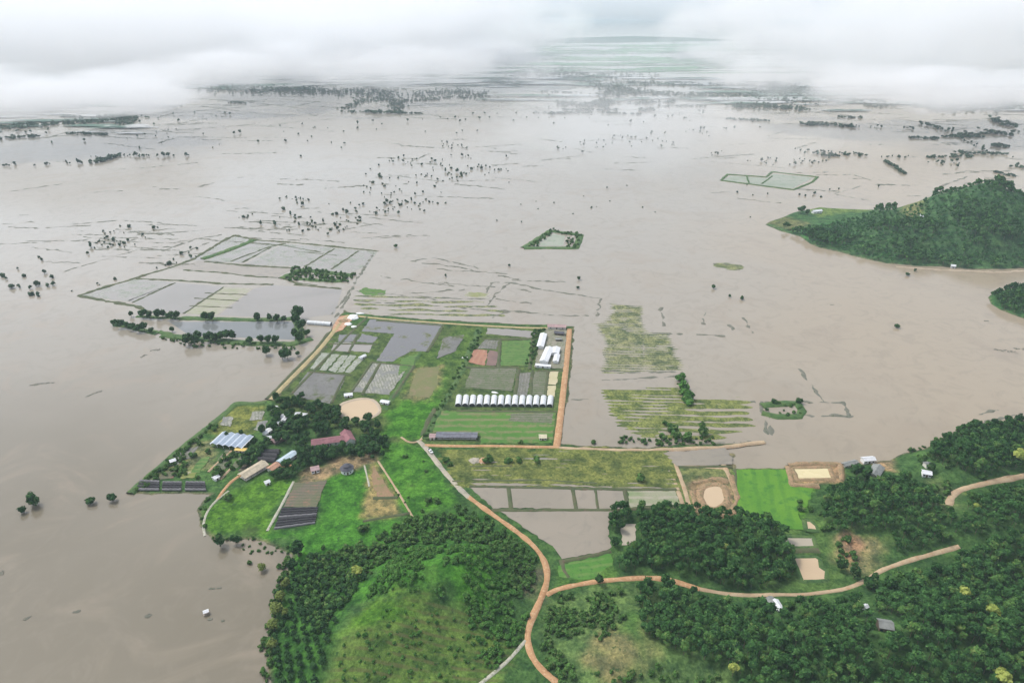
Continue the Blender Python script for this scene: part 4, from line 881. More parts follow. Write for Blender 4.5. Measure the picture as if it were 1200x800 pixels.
for i, (px, py, sc) in enumerate([(786, 505, 2.1), (776, 515, 1.4), (793, 513, 1.8), (806, 516, 1.9), (824, 510, 2.2), (822, 500, 1.3), (780, 498, 1.2)]):
    big('bush', px, py, sc*1.4, f'{ORD[i]} green bush tree in the row along the levee', 'shrub', 'bush trees along the levee', 'leafy_bush')
# pond-side trees
rowN = [(154, 371, .6), (168, 372, 1.0), (176, 373, .85), (186, 373, 1.0), (191, 372, .95), (200, 374, 1.0), (208, 374, .85), (241, 376, 1.0), (249, 376, 1.0), (302, 376, 1.05), (316, 376, .7), (325, 377, .9), (333, 377, .8)]
rowS = [(134, 381, .7), (142, 384, .9), (149, 385, .8), (156, 387, .85), (163, 389, 1.0), (170, 388, .95), (178, 390, .7), (202, 389, .65), (221, 404, 1.25), (229, 405, 1.15), (233, 398, .9), (246, 400, 1.1), (252, 401, 1.0), (259, 399, 1.2), (266, 398, 1.1), (273, 398, .85), (293, 403, .9), (306, 402, .85), (315, 402, .8), (324, 403, .95)]
rowE = [(350, 373, 1.3), (347, 380, 1.15), (353, 387, 1.2), (346, 396, 1.0), (352, 402, 1.05), (360, 394, .75)]
rowW = [(312, 416, .95), (331, 421, 1.0), (337, 420, 1.0), (349, 417, .55)]
for row, wh, gr in ((rowN, 'on the north bank of the tree lined pond', 'trees on the north pond bank'), (rowS, 'on the south bank of the tree lined pond', 'trees on the south pond bank'), (rowE, 'in the tall clump at the east end of the tree lined pond', 'trees at the east end of the pond'), (rowW, 'standing in water below the tree lined pond', 'trees in water below the pond')):
    for i, (px, py, sc) in enumerate(row):
        big('broad', px, py, sc*1.22, f'{ORD[i]} green tree from the left {wh}' if wh[:2] != 'in' else f'{ORD[i]} tree {wh}', 'tree', gr, 'bank_tree', sz=(sc*1.35 if row is rowE else None))
bushes('bank_bush', 'bush', [(332, 330), (346, 313), (376, 317), (416, 322), (408, 331), (375, 330), (352, 328)], 4.2, (.8, 1.6), 'green bush in the overgrown strip across the paddy block', 'shrub', 'bushes in the paddy strip', seed=31, keep=.8, zmin=-9)
bushes('bank_bush', 'bush', [(186, 393), (230, 400), (345, 405), (345, 410), (230, 408), (186, 398)], 4.2, (.5, 1.1), 'low bush along the south bank of the pond', 'shrub', 'low bushes on the pond bank', seed=32, keep=.6, zmin=-9)
bushes('bank_bush', 'bush', [(616, 290), (646, 268), (682, 275), (676, 291), (662, 290), (666, 276), (648, 273), (628, 290)], 5.5, (.8, 1.7), 'dark bush on the square hedge of the lone pond in the flood', 'shrub', 'bushes round the lone pond', seed=33, keep=.75, zmin=-9)
bushes('bank_bush', 'bush', [(890, 474), (935, 471), (942, 480), (936, 488), (910, 488), (918, 480), (930, 477), (900, 478), (896, 486)], 4.5, (.6, 1.1), 'bush on the small hedged plot in the eastern flood', 'shrub', 'bushes on the hedged plot', seed=34, keep=.7, zmin=-9)
for px, py, sc, lb in [(907, 473, .75, 'round tree at the left corner of the small hedged plot in the eastern flood'), (936, 472, .8, 'round tree at the right corner of the small hedged plot in the eastern flood'), (645, 272, .7, 'tree at the top corner of the lone square pond'), (1051, 384, .75, 'single dark tree alone in the open eastern flood'),
                       (1063, 323, .7, 'dark tree in the water off the island shore'), (1072, 318, .55, 'smaller dark tree touching the island shore'), (836, 338, .7, 'dark tree left of a scattered trio in the eastern flood'), (869, 351, .65, 'dark tree at the right of a scattered trio in the eastern flood'), (855, 348, .5, 'smallest dark tree of a scattered trio in the eastern flood'),
                       (678, 328, .65, 'upper one of two dark bushes north of the farm'), (677, 338, .55, 'lower one of two dark bushes north of the farm'), (597, 312, .5, 'thin dark tree alone in the flood above the farm'), (522, 324, .45, 'tiny dark bush on a drowned bund above the farm'), (464, 290, .75, 'dark tree at the corner where the drowned road begins')]:
    big('broad', px, py, sc, lb, name='flooded_tree')
# garden bushes standing in shallow water at the foot of the lawn
p = plant([(285, 632), (335, 634), (334, 650), (300, 652), (282, 642)], 4.2, .1, .25, zmin=-9, keep=.6, seed=41)
for x, y, z in p: tree('bush', 'drowned_shrub', x, y, -.5, _rt.uniform(.4, .75), 'small half drowned shrub in the shallows below the net plot', 'shrub', 'drowned garden shrubs')

# ---- trees scattered through the far flood, one object each
def scatter(poly, n, sc, label, group, seed, kind='far', line=None, sq=1.0):
    rs = np.random.RandomState(seed); pw = P2(poly)
    if line:
        q = resample(pw, 1.0); t = np.sort(rs.rand(n))*(len(q)-1); xy = q[t.astype(int)]+rs.normal(size=(n, 2))*line
    else:
        lo, hi = pw.min(0), pw.max(0); xy = []
        # cluster like the photo: denser where a noise field is high
        while len(xy) < n:
            c = lo+rs.rand(2)*(hi-lo)
            if sdf(c[0], c[1], pw) > 0 and fbm(c[0]+seed*50, c[1], 90, 3) > .42+.2*rs.rand(): xy.append(c)
        xy = np.array(xy)
    for x, y in xy: FLOODED.append((float(np.hypot(x, y)), float(x), float(y), _rt.uniform(*sc)*_rt.choice((.55, .75, .9, 1.15)), label, group))
FLOODED = []
FT = 'trees standing in the far flood'
scatter([(420, 200), (520, 165), (600, 185), (612, 215), (520, 240), (420, 228)], 137, (.6, 1.15), 'tiny dark tree in the densest scatter of flooded trees at the centre', 'flooded trees at the centre', 1)
scatter([(270, 250), (330, 230), (420, 238), (470, 230), (520, 240), (440, 270), (360, 280), (290, 275)], 89, (.6, 1.2), 'small dark tree in the flood beyond the paddy block', 'flooded trees beyond the paddy block', 2)
scatter([(0, 320), (40, 300), (90, 310), (110, 345), (60, 350), (5, 345)], 23, (.8, 1.4), 'dark bushy tree in the flood at the middle of the left edge', 'flooded trees at the left edge', 3)
scatter([(100, 285), (130, 265), (260, 265), (235, 300), (110, 340), (90, 330)], 60, (.55, 1.15), 'small dark tree among the drowned field lines at left', 'flooded trees in the drowned fields', 4)
scatter([(640, 175), (700, 160), (830, 150), (835, 165), (720, 185)], 60, (.7, 1.3), 'tiny grey green tree in the faint scatter right of centre', 'faint flooded trees right of centre', 5)
scatter([(820, 190), (840, 175), (930, 175), (1020, 180), (1010, 190), (900, 195)], 58, (.7, 1.3), 'tiny dark tree in the scatter above the green enclosure', 'flooded trees above the enclosure', 6)
scatter([(0, 165), (80, 140), (250, 130), (420, 150), (400, 185), (200, 180), (0, 200)], 60, (.9, 1.5), 'tiny dark tree in the wide flood at upper left', 'flooded trees at upper left', 7)
scatter([(80, 192), (115, 190), (135, 184), (150, 183)], 23, (1.0, 1.6), 'dark tree in the long line standing in the upper left flood', 'tree line in the upper left flood', 8, line=4)
scatter([(155, 184), (190, 183), (225, 183)], 17, (1.0, 1.5), 'dark tree in the broken line right of the long tree line', 'broken tree line at upper left', 9, line=5)
scatter([(0, 195), (40, 194), (75, 192)], 13, (.8, 1.4), 'dark tree in the sparse line at the upper left edge', 'sparse line at the left edge', 10, line=6)
scatter([(1100, 150), (1130, 165), (1165, 182), (1200, 186)], 31, (.9, 1.5), 'dark tree along the drowned road at upper right', 'trees along the drowned road', 11, line=6)
scatter([(1000, 148), (1060, 151), (1110, 153), (1145, 157), (1200, 155)], 37, (.9, 1.5), 'dark tree in the thin line running right from the grove', 'trees in the line from the grove', 12, line=6)
scatter([(1085, 190), (1130, 188), (1128, 196), (1100, 197)], 13, (.8, 1.4), 'small dark tree in the clump above the island', 'clump above the island', 13)
scatter([(560, 240), (760, 200), (1000, 230), (900, 260), (700, 280), (560, 300)], 20, (.5, .85), 'tiny lone tree far apart from others in the middle flood', 'lone trees in the middle flood', 14)
scatter([(1030, 185), (1090, 184), (1105, 184)], 10, (.8, 1.2), 'tiny dark tree on the drowned bund above the island', 'trees on the bund above the island', 15, line=5)
scatter([(640, 105), (700, 128), (860, 132), (900, 150), (760, 160), (640, 150)], 43, (1.0, 1.6), 'tiny blue grey tree in front of the far tree belts', 'trees before the far belts', 16)
scatter([(400, 150), (440, 140), (600, 130), (640, 140), (600, 155), (450, 160)], 29, (1.0, 1.5), 'tiny blue grey tree below the left mist', 'trees below the left mist', 17)
scatter([(930, 228), (1060, 210), (1070, 235), (1000, 240)], 10, (.6, .9), 'tiny dark tree between the enclosure and the island', 'trees beside the island', 18)
scatter([(300, 262), (370, 255), (420, 252), (425, 262), (350, 275)], 31, (.7, 1.3), 'dark bushy tree in the drowned hedges above the paddy block', 'trees in the drowned hedges', 19)

FLOODED.sort()
for d_, x, y, sc, label, group in FLOODED[:296]:
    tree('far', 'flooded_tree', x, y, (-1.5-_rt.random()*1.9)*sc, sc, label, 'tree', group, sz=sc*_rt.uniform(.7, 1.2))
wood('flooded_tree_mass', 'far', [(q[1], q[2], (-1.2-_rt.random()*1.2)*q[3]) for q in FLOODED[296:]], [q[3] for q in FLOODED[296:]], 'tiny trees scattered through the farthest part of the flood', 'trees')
# ---- far woods read as one mass
def belt(line, wd, n, sc, label, seed):
    n = int(n*(2.2 if wd > 22 else 1.0))
    rs = np.random.RandomState(seed); q = resample(P2(line), 2.0); t = rs.rand(n)*(len(q)-1); xy = q[t.astype(int)]+rs.normal(size=(n, 2))*np.array([wd*.4, wd])
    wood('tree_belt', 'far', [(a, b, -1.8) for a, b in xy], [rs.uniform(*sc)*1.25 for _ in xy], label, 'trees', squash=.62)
BELTS = [
    ([(250, 104), (330, 106), (420, 108), (460, 112)], 60, 260, (1.01, 1.73), 'long grey blue tree belt below the left mist'),
    ([(405, 128), (425, 118), (460, 116), (470, 131)], 30, 90, (0.86, 1.44), 'curved tree belt below the left mist'),
    ([(430, 132), (470, 133)], 12, 40, (1.3, 1.9), 'short dark tree row below the curved belt'),
    ([(480, 112), (530, 108), (570, 112)], 60, 90, (0.86, 1.44), 'pale tree belt left of the far green fields'),
    ([(600, 88), (640, 84), (690, 90), (760, 88)], 90, 150, (1.01, 1.73), 'blue tree belt under the far green fields'),
    ([(690, 98), (730, 104), (710, 112), (760, 107)], 60, 160, (1.01, 1.73), 'dark blue grove in the middle of the far belts'),
    ([(730, 98), (800, 100), (900, 102), (960, 108)], 40, 190, (0.94, 1.58), 'long blue tree belt running right under the mist'),
    ([(740, 108), (810, 112), (880, 113), (920, 118)], 40, 170, (0.94, 1.58), 'second long tree belt right of the middle grove'),
    ([(655, 122), (690, 124), (712, 118), (706, 126)], 30, 120, (0.94, 1.58), 'dark tree belt near the centre of the far flood'),
    ([(658, 129), (725, 130)], 8, 60, (1.0, 1.6), 'thin straight tree row near the centre of the far flood'),
    ([(748, 122), (790, 119)], 20, 50, (1.1, 1.9), 'small grove right of the thin straight row'), ([(748, 130), (765, 129)], 14, 36, (1.2, 1.9), 'tiny dark grove below the far belts'),
    ([(880, 108), (930, 102), (925, 116)], 90, 200, (1.01, 1.73), 'wide grey grove where the right mist begins'), ([(950, 112), (1000, 118), (1040, 120)], 50, 90, (0.86, 1.44), 'pale tree belt behind the right mist'),
    ([(860, 126), (900, 125), (940, 128)], 30, 70, (1.1, 1.8), 'grey tree belt left of the dark grove'),
    ([(1090, 128), (1150, 126), (1210, 124)], 45, 190, (1.08, 1.73), 'dark tree belt at the right edge below the mist'),
    ([(0, 150), (60, 146), (130, 142)], 25, 70, (1.1, 1.8), 'tree belt across the drowned fields at the left edge'), ([(110, 138), (140, 136), (150, 146)], 25, 80, (0.86, 1.44), 'dark grove at the end of the left edge belt'),
    ([(0, 128), (70, 126), (100, 124)], 30, 60, (1.1, 1.9), 'pale tree belt at the left edge below the mist'), ([(0, 163), (45, 161)], 8, 34, (1.0, 1.5), 'thin tree row at the left edge'),
    ([(108, 192), (125, 188), (140, 183)], 5, 34, (1.1, 1.6), 'solid middle of the long tree line at upper left'),
    ([(942, 147), (955, 146), (975, 147), (998, 149)], 12, 95, (1.01, 1.58), 'dense dark grove standing alone in the flood at upper right'),
    ([(1038, 190), (1048, 196), (1060, 204)], 4, 48, (.9, 1.3), 'dark diagonal tree row above the island'),
    ([(1165, 140), (1175, 147), (1200, 150)], 20, 40, (1.3, 2.0), 'dark clump at the right edge above the drowned road'), ([(1160, 155), (1180, 158)], 15, 26, (1.2, 1.8), 'round dark clump at the right edge below the other'), ([(1163, 172), (1185, 172)], 8, 22, (1.1, 1.6), 'short dark row at the right edge'),
    ([(1163, 201), (1178, 205), (1192, 207)], 4, 22, (.8, 1.2), 'low dark row in the flood at the right edge'),
    ([(955, 181), (985, 183), (1010, 181)], 10, 30, (.9, 1.4), 'row of small trees above the green enclosure'),
    ([(1080, 146), (1100, 150)], 12, 16, (1.2, 1.7), 'small clump on the line from the grove')]
rsb = random.Random(9)
for (xa, xb, ya, yb, n, wh) in [(-20, 180, 122, 160, 9, 'at the far left of the flood'), (240, 560, 96, 135, 9, 'below the left mist'), (580, 840, 90, 135, 10, 'under the far green country'), (850, 1200, 104, 142, 13, 'below the right mist'), (1060, 1200, 148, 200, 7, 'above the hilly island')]:
    for q in range(n):
        x = rsb.uniform(xa, xb); y = rsb.uniform(ya, yb); L = rsb.uniform(18, 70)
        BELTS.append(([(x, y), (x+L, y+rsb.uniform(-2, 2))], rsb.uniform(4, 22)*(1 if y < 130 else .35), int(L*rsb.uniform(.5, 1.1)), (.8, 1.4), f'{ORD[q]} of the short broken tree rows {wh}'))
for i, (ln, wd, n, sc, lb) in enumerate(BELTS): belt(ln, wd, n, sc, lb, 60+i)
rs = np.random.RandomState(5); pw = P2([(580, 84), (640, 46), (900, 46), (940, 82)])
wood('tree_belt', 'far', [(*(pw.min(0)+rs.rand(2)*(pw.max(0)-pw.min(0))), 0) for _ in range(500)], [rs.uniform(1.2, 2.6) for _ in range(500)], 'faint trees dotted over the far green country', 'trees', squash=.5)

# ---- woods on the islands
for nm, f, P, sp, lb, sd_ in [('island_forest', isl_h, [(918, 268), (950, 262), (1000, 258), (1040, 246), (1330, 236), (1330, 313), (1165, 315), (1080, 312), (1000, 300), (962, 290), (930, 276)], 6.6, 'dark green forest covering the hilly island at right', 51),
                              ('islet_forest', isl2_h, [(1160, 350), (1185, 338), (1330, 339), (1330, 392), (1240, 384), (1172, 362)], 5.6, 'dark green trees covering the small islet at the right edge', 52)]:
    q = plant(P, sp, .35, .3, f, holes=[] if f is isl2_h else [[(1042, 232), (1090, 228), (1085, 262), (1050, 262)], [(922, 264), (990, 256), (985, 262), (926, 272)]], keep=.95, seed=sd_, zmin=.8)
    if f is isl_h:
        # planted blocks of different age: even young stands and taller darker forest
        g = fbm(q[:, 0], q[:, 1], 48, 3); a, b = q[g > .5], q[g <= .5]
        wood('island_forest', 'grove', a, [_rt.uniform(.9, 1.35) for _ in a], 'dark tall forest blocks covering the hilly island at right', 'trees')
        wood('island_plantation', 'young', b, [_rt.uniform(.55, .85) for _ in b], 'lower even plantation blocks between the tall forest on the hilly island', 'trees')
    else: wood(nm, 'grove', q, [_rt.uniform(.75, 1.1) for _ in q], lb, 'trees')
p = plant([(924, 272), (985, 262), (1000, 275), (962, 288)], 7, -.9, .06, isl_h, zmin=.5, seed=53)
wood('island_orchard', 'far', p, [_rt.uniform(.5, .7) for _ in p], 'young trees in rows at the low end of the hilly island', 'trees')

# ================================================================== BUILDINGS AND OBJECTS
R_white = pmat('roof_white', (.80, .81, .82), .45, 0, .12, .3, rib=3.0)
R_blue = pmat('roof_pale_blue', (.50, .62, .68), .45, 0, .15, .3, rib=3.0)
R_pink = pmat('roof_red_tile', (.33, .15, .165), .7, 0, .35, .3, rib=2.5)
R_rose = pmat('roof_faded_rose', (.48, .33, .32), .7, 0, .25, .3, rib=2.5)
R_beige = pmat('roof_rusty_beige', (.55, .47, .34), .6, 0, .35, .25, rib=2.0)
R_or = pmat('roof_orange', (.52, .29, .19), .65, 0, .3, .3, rib=2.5)
R_grey = pmat('roof_grey_tin', (.29, .30, .28), .5, .2, .3, .3, rib=3.0)
R_dblue = pmat('roof_dark_blue', (.17, .175, .21), .5, 0, .4, .3, rib=1.5)
R_dark = pmat('roof_dark_grey', (.10, .10, .12), .6, 0, .3, .4, rib=2.5)
R_cream = pmat('roof_cream', (.66, .60, .42), .6, 0, .2, .4, rib=2.5)
R_sol = pmat('glasshouse_roof', (.42, .50, .60), .3, 0, .15, .3, rib=2.5)
M_gut = pmat('gutter_metal', (.80, .82, .84), .4, .1, .1)
M_wall = pmat('wall_plaster', (.66, .62, .55), .85, 0, .2, .4)
M_wallw = pmat('wall_white', (.80, .80, .78), .8, 0, .12, .4)
M_walld = pmat('wall_timber', (.17, .13, .10), .85, 0, .3, .6)
M_door = pmat('door_brown', (.13, .09, .06), .7)
M_glass = pmat('window_dark', (.05, .06, .07), .2)
M_post = pmat('post_wood', (.25, .21, .17), .85)
M_net = pmat('shade_net', (.05, .048, .052), .9, 0, .35, .8)
M_net2 = pmat('shade_net_grey', (.17, .165, .17), .9, 0, .4, .6)
M_film = pmat('greenhouse_film', (.62, .64, .64), .4, 0, .22, .35)
M_open = pmat('tunnel_shadow', (.06, .065, .06), .9)
M_tarp = pmat('tarp_white', (.82, .82, .80), .6, 0, .15, .3)
M_tarpy = pmat('tarp_yellow', (.70, .50, .14), .6, 0, .2, .4)
M_car = pmat('car_white', (.78, .78, .77), .3)
M_tyre = pmat('tyre', (.02, .02, .02), .8)

def bmo(name, bm, mat, parent=None):
    me = bpy.data.meshes.new(name); bmesh.ops.recalc_face_normals(bm, faces=bm.faces); bm.to_mesh(me); bm.free(); me.materials.append(mat)
    return link(name, me, parent)
def box(bm, x0, x1, y0, y1, z0, z1):
    v = [bm.verts.new(p) for p in ((x0, y0, z0), (x1, y0, z0), (x1, y1, z0), (x0, y1, z0), (x0, y0, z1), (x1, y0, z1), (x1, y1, z1), (x0, y1, z1))]
    for f in ((0, 1, 5, 4), (1, 2, 6, 5), (2, 3, 7, 6), (3, 0, 4, 7), (4, 5, 6, 7), (3, 2, 1, 0)): bm.faces.new([v[i] for i in f])
def prism(bm, prof, x0, x1):
    """closed profile in the y-z plane swept along x"""
    a = [bm.verts.new((x0, y, z)) for y, z in prof]; b = [bm.verts.new((x1, y, z)) for y, z in prof]; n = len(prof)
    for i in range(n): bm.faces.new((a[i], a[(i+1) % n], b[(i+1) % n], b[i]))
    bm.faces.new(a); bm.faces.new(b[::-1])
def axis(p0, p1):
    x0, y0, z0 = ath(*p0); x1, y1, z1 = ath(*p1)
    return ((x0+x1)/2, (y0+y1)/2, min(z0, z1)), math.atan2(y1-y0, x1-x0), math.hypot(x1-x0, y1-y0)
def gable(name, p0, p1, W, label, cat, roof, wall, hw=2.8, hr=1.5, opened=False, group=None, nwin=3, zoff=0):
    """pitched-roof building; ridge from pixel p0 to p1"""
    (x, y, z), a, L = axis(p0, p1)
    o = empty(name, (x, y, z+zoff), a, label, cat, group); h = W/2; e = .5
    bm = bmesh.new()
    if opened:
        n = max(2, int(L/4))
        for i in range(n+1):
            q = -L/2+.2+(L-.4)*i/n
            for s in (-1, 1): box(bm, q-.12, q+.12, s*h-.12, s*h+.12, -.6, hw-.02)
        bmo('post_frame', bm, M_post, o)
        bm = bmesh.new(); box(bm, -L/2+.6, L/2-.6, -h+.6, h-.6, -.6, .35); bmo('floor_slab', bm, M_wall, o)
    else:
        prism(bm, [(-h, -.8), (h, -.8), (h, hw), (0, hw+hr-.06), (-h, hw)], -L/2, L/2); wl = bmo('wall', bm, wall, o)
        bm = bmesh.new(); box(bm, -.6, .6, -h-.06, -h+.05, 0, 2.1); bmo('door', bm, M_door, o)
        for i in range(nwin):
            q = -L/2+L*(i+.5)/nwin
            if abs(q) < 1.4: continue
            bm = bmesh.new(); box(bm, q-.6, q+.6, -h-.05, -h+.05, .95, 1.95); bmo('window', bm, M_glass, o)
    bm = bmesh.new(); sl_ = hr/h; t = .14
    prism(bm, [(-h-e, hw-e*sl_), (0, hw+hr), (h+e, hw-e*sl_), (h+e, hw-e*sl_+t), (0, hw+hr+t), (-h-e, hw-e*sl_+t)], -L/2-e, L/2+e)
    r = bmo('roof', bm, roof, o)
    bm = bmesh.new(); box(bm, -L/2-e, L/2+e, -.16, .16, hw+hr+t-.05, hw+hr+t+.07); bmo('ridge_cap', bm, M_gut if roof in (R_white, R_blue) else roof, r)
    return o
# sheds of the north-east farmyard
gable('farm_shed', (637, 394), (633, 409), 6.0, 'narrow white roofed shed at the top left of the farmyard', 'shed', R_white, M_wallw, 3, 1.0)
gable('farm_shed', (644, 411), (637, 427), 7.0, 'largest white roofed shed in the middle of the farmyard', 'shed', R_white, M_wallw, 3.6, 1.3)
gable('farm_shed', (652, 410), (650, 417), 7.0, 'short white roofed shed beside the orange farmyard road, upper of two', 'shed', R_white, M_wallw, 3.0, 1.0)
gable('farm_shed', (653, 418), (651, 426), 4.6, 'short white roofed shed beside the orange farmyard road, lower of two', 'shed', R_white, M_wallw, 2.6, .8)
gable('farm_shed', (628, 429.5), (645, 431), 3.2, 'long low white lean-to below the largest farmyard shed', 'shed', R_white, M_wallw, 2.4, .6)
gable('farm_house', (642, 384), (663, 385), 6.0, 'faded rose roofed farm building at the corner of the orange road', 'building', R_rose, M_wall, 2.8, 1.2)
gable('farm_shed', (650, 391.5), (661, 392.5), 4.2, 'dark roofed shed just below the rose roofed farm building', 'shed', R_dark, M_walld, 2.6, .9)
gable('farm_shed', (651, 399), (658, 399), 3.0, 'small grey tin shed in the farmyard under the dark roofed shed', 'shed', R_grey, M_walld, 2.2, .6)
gable('farm_hut', (632, 514), (640, 514), 4.5, 'small cream roofed hut in the corner of the green striped field', 'hut', R_cream, M_wall, 2.4, .8)
gable('long_shed', (512, 512), (559, 512.5), 6.5, 'long dark blue roofed open shed beside the orange farm road', 'shed', R_dblue, M_walld, 2.4, .7, opened=True)
gable('farm_hut', (504, 513), (510, 513), 5, 'small faded rose hut at the left end of the long dark blue shed', 'hut', R_rose, M_wall, 2.2, .8)
gable('pump_house', (404, 465), (413, 464), 3.6, 'small white roofed pump house at the upper left rim of the tan pond', 'hut', R_white, M_wallw, 2.2, .6)
gable('pump_house', (447, 472), (456, 473.5), 3.4, 'small white roofed pump house at the right rim of the tan pond', 'hut', R_white, M_wallw, 2.2, .6)
gable('farm_hut', (422, 421), (428, 418), 3.0, 'tiny white roofed hut at the end of the mulched beds', 'hut', R_white, M_wallw, 2.0, .6)
# farmstead on the left
gable('farmhouse', (366, 522), (403, 517), 7.5, 'long farmhouse with dusty red tiled roof among the dark trees', 'house', R_pink, M_wallw, 3.0, 1.6, nwin=6)
gable('farmhouse_wing', (405, 510), (411, 521), 7.5, 'dusty red roofed wing at the right end of the farmhouse', 'house', R_pink, M_wallw, 3.3, 2.4, nwin=4)
gable('barn', (284, 562), (311, 546), 8.0, 'long barn with rusty beige roof above the rounded lawn', 'barn', R_beige, M_walld, 3.2, 1.3, opened=True)
gable('storehouse', (316.5, 553), (326, 546.5), 5.5, 'small orange roofed storehouse between the barn and the pale blue roof', 'shed', R_or, M_wall, 2.6, .9)
gable('storehouse', (328, 545), (346, 533), 5.5, 'narrow pale blue roofed storehouse behind the orange one', 'shed', R_blue, M_wallw, 2.8, .9)
gable('garden_house', (320, 520), (334, 513), 5, 'brown roofed garden house above the dark shade net', 'house', R_rose, M_walld, 2.6, 1.0)
for p0, p1, W_, lb in [((319, 482), (325, 479), 4, 'small white tin roofed hut at the head of the yellow dyke road'), ((330, 490), (338, 489), 4.5, 'white tin roofed hut in the trees, left of a close pair'), ((332, 495), (335, 491), 3, 'tiny white hut tucked below the close pair in the trees'),
                       ((321, 498.5), (330, 498), 4.2, 'white flat topped hut in the trees below the close pair'), ((310, 510), (317, 505), 4, 'white roofed hut at the left edge of the farmstead trees'), ((347, 487), (352, 487), 3.4, 'tiny white pavilion in the trees, left of twins'), ((355, 488), (360, 488), 3.4, 'tiny white pavilion in the trees, right of twins'),
                       ((314, 515), (319, 514), 3, 'tiny white shed under the trees above the dark shade net'), ((251, 563), (256, 560), 3.4, 'small white hut by the dirt path between the net beds and the barn'), ((200, 543), (206, 541), 3, 'tiny white hut on the waterside garden'), ((311, 568), (316, 566), 2.6, 'tiny white shelter on the lawn below the barn')]:
    gable('small_hut', p0, p1, W_, lb, 'hut', R_white, M_wallw, 2.2, .6, nwin=1)
gable('garden_hut', (365, 553), (374, 551), 4.6, 'small pinkish white hut at the head of the brown beds', 'hut', R_rose, M_wallw, 2.6, .8)
gable('yellow_shelter', (277, 528.5), (289, 529.5), 2.8, 'yellow roofed shelter in front of the blue striped glasshouse', 'shelter', M_tarpy, M_wall, 2.2, .6)
# right shore
gable('waterside_house', (1010, 541.5), (1023, 540.5), 4.5, 'bright white roofed building on the right shore beside the flood', 'building', R_white, M_wallw, 3.0, 1.1)
gable('waterside_shed', (988, 546), (1003, 543), 3.6, 'pale low shed at the water edge left of the bright white roof', 'shed', R_grey, M_wall, 2.2, .7)
gable('grey_house', (1022, 560), (1029, 550), 7, 'grey tin roofed house behind the dark spreading tree on the right shore', 'house', R_grey, M_wall, 3.2, 1.4)
gable('small_house', (1080, 556), (1090, 557), 4.5, 'small white roofed house at the edge of the right forest', 'house', R_white, M_wallw, 2.8, 1.0)
gable('small_house', (1083, 547), (1088, 546), 4.2, 'small grey roofed house above the white one at the edge of the forest', 'house', R_grey, M_wall, 2.8, 1.0)
gable('roadside_shed', (900, 704), (908, 711), 4.6, 'small grey roofed shed below the tan road, left of two', 'shed', R_grey, M_wall, 2.6, .8)
gable('roadside_shed', (907, 707), (915, 716), 3.6, 'small white roofed shed below the tan road, right of two', 'shed', R_white, M_wallw, 2.6, .8)
gable('forest_hut', (1028, 735), (1044, 736), 5.5, 'grey tin roofed hut alone in the bottom right forest', 'hut', R_grey, M_walld, 3.4, 1.5)
gable('forest_hut', (1012, 714), (1014.5, 713), 1.8, 'tiny white hut in the scrub above the grey forest hut', 'hut', R_white, M_wallw, 2.6, .6)
def athi(px, py): x, y, z = hit(px, py, isl_h); return float(x), float(y), float(max(z, 0))
_ath = ath; ath = athi
gable('island_house', (952, 250), (962, 249), 5.5, 'white walled house with grey roof at the tip of the hilly island', 'house', R_white, M_wallw, 3.5, 1.5)
gable('island_hut', (1078, 255), (1083, 254), 4.5, 'small white roofed hut on the slope of the hilly island', 'hut', R_white, M_wallw, 3.5, 1.5)
gable('shore_hut', (1114, 313.5), (1119, 314), 3.5, 'white roofed hut on the bare shore of the hilly island', 'hut', R_white, M_wallw, 3.0, 1.2)
for px, py, sc in [(938, 250, 1.5), (941, 247, 1.2), (946, 252, 1.0)]:
    x, y, z = ath(px, py); tree('broad', 'broad_tree', x, y, z-.3, sc, {1.5: 'large dark tree left of the white island house', 1.2: 'dark tree behind the larger one by the island house', 1.0: 'small dark tree in front of the island house'}[sc], 'tree')
ath = _ath

# round hut: white drum wall, dark conical roof
x, y, z = ath(407, 552)
o = empty('round_hut', (x, y, z), .3, 'round white walled hut with dark conical roof on the lawn', 'hut')
def lathe(prof, n=20, a0=0):
    bm = bmesh.new(); rings = []
    for r_, zz in prof: rings.append([bm.verts.new((r_*math.cos(2*math.pi*i/n+a0), r_*math.sin(2*math.pi*i/n+a0), zz)) for i in range(n)])
    for a, b in zip(rings[:-1], rings[1:]):
        for i in range(n): bm.faces.new((a[i], a[(i+1) % n], b[(i+1) % n], b[i]))
    bm.faces.new(rings[0][::-1]); bm.faces.new(rings[-1]); return bm
bmo('wall', lathe([(4.3, -.6), (4.3, 3.0)]), M_wallw, o)
rf = bmo('roof', lathe([(4.9, 2.9), (4.9, 3.05), (2.6, 4.6), (2.4, 4.7), (2.4, 5.2), (2.8, 5.15), (.2, 6.6)]), R_dark, o)
bmo('finial', lathe([(.12, 6.55), (.12, 7.0)], 6), M_post, rf)
bm = bmesh.new(); box(bm, -.6, .6, -4.42, -4.2, -.1, 2.1); bmo('door', bm, M_door, o)
for s in (-1, 1):
    bm = bmesh.new(); box(bm, s*2.0-.5, s*2.0+.5, -3.98, -3.7, 1, 2); bmo('window', bm, M_glass, o)

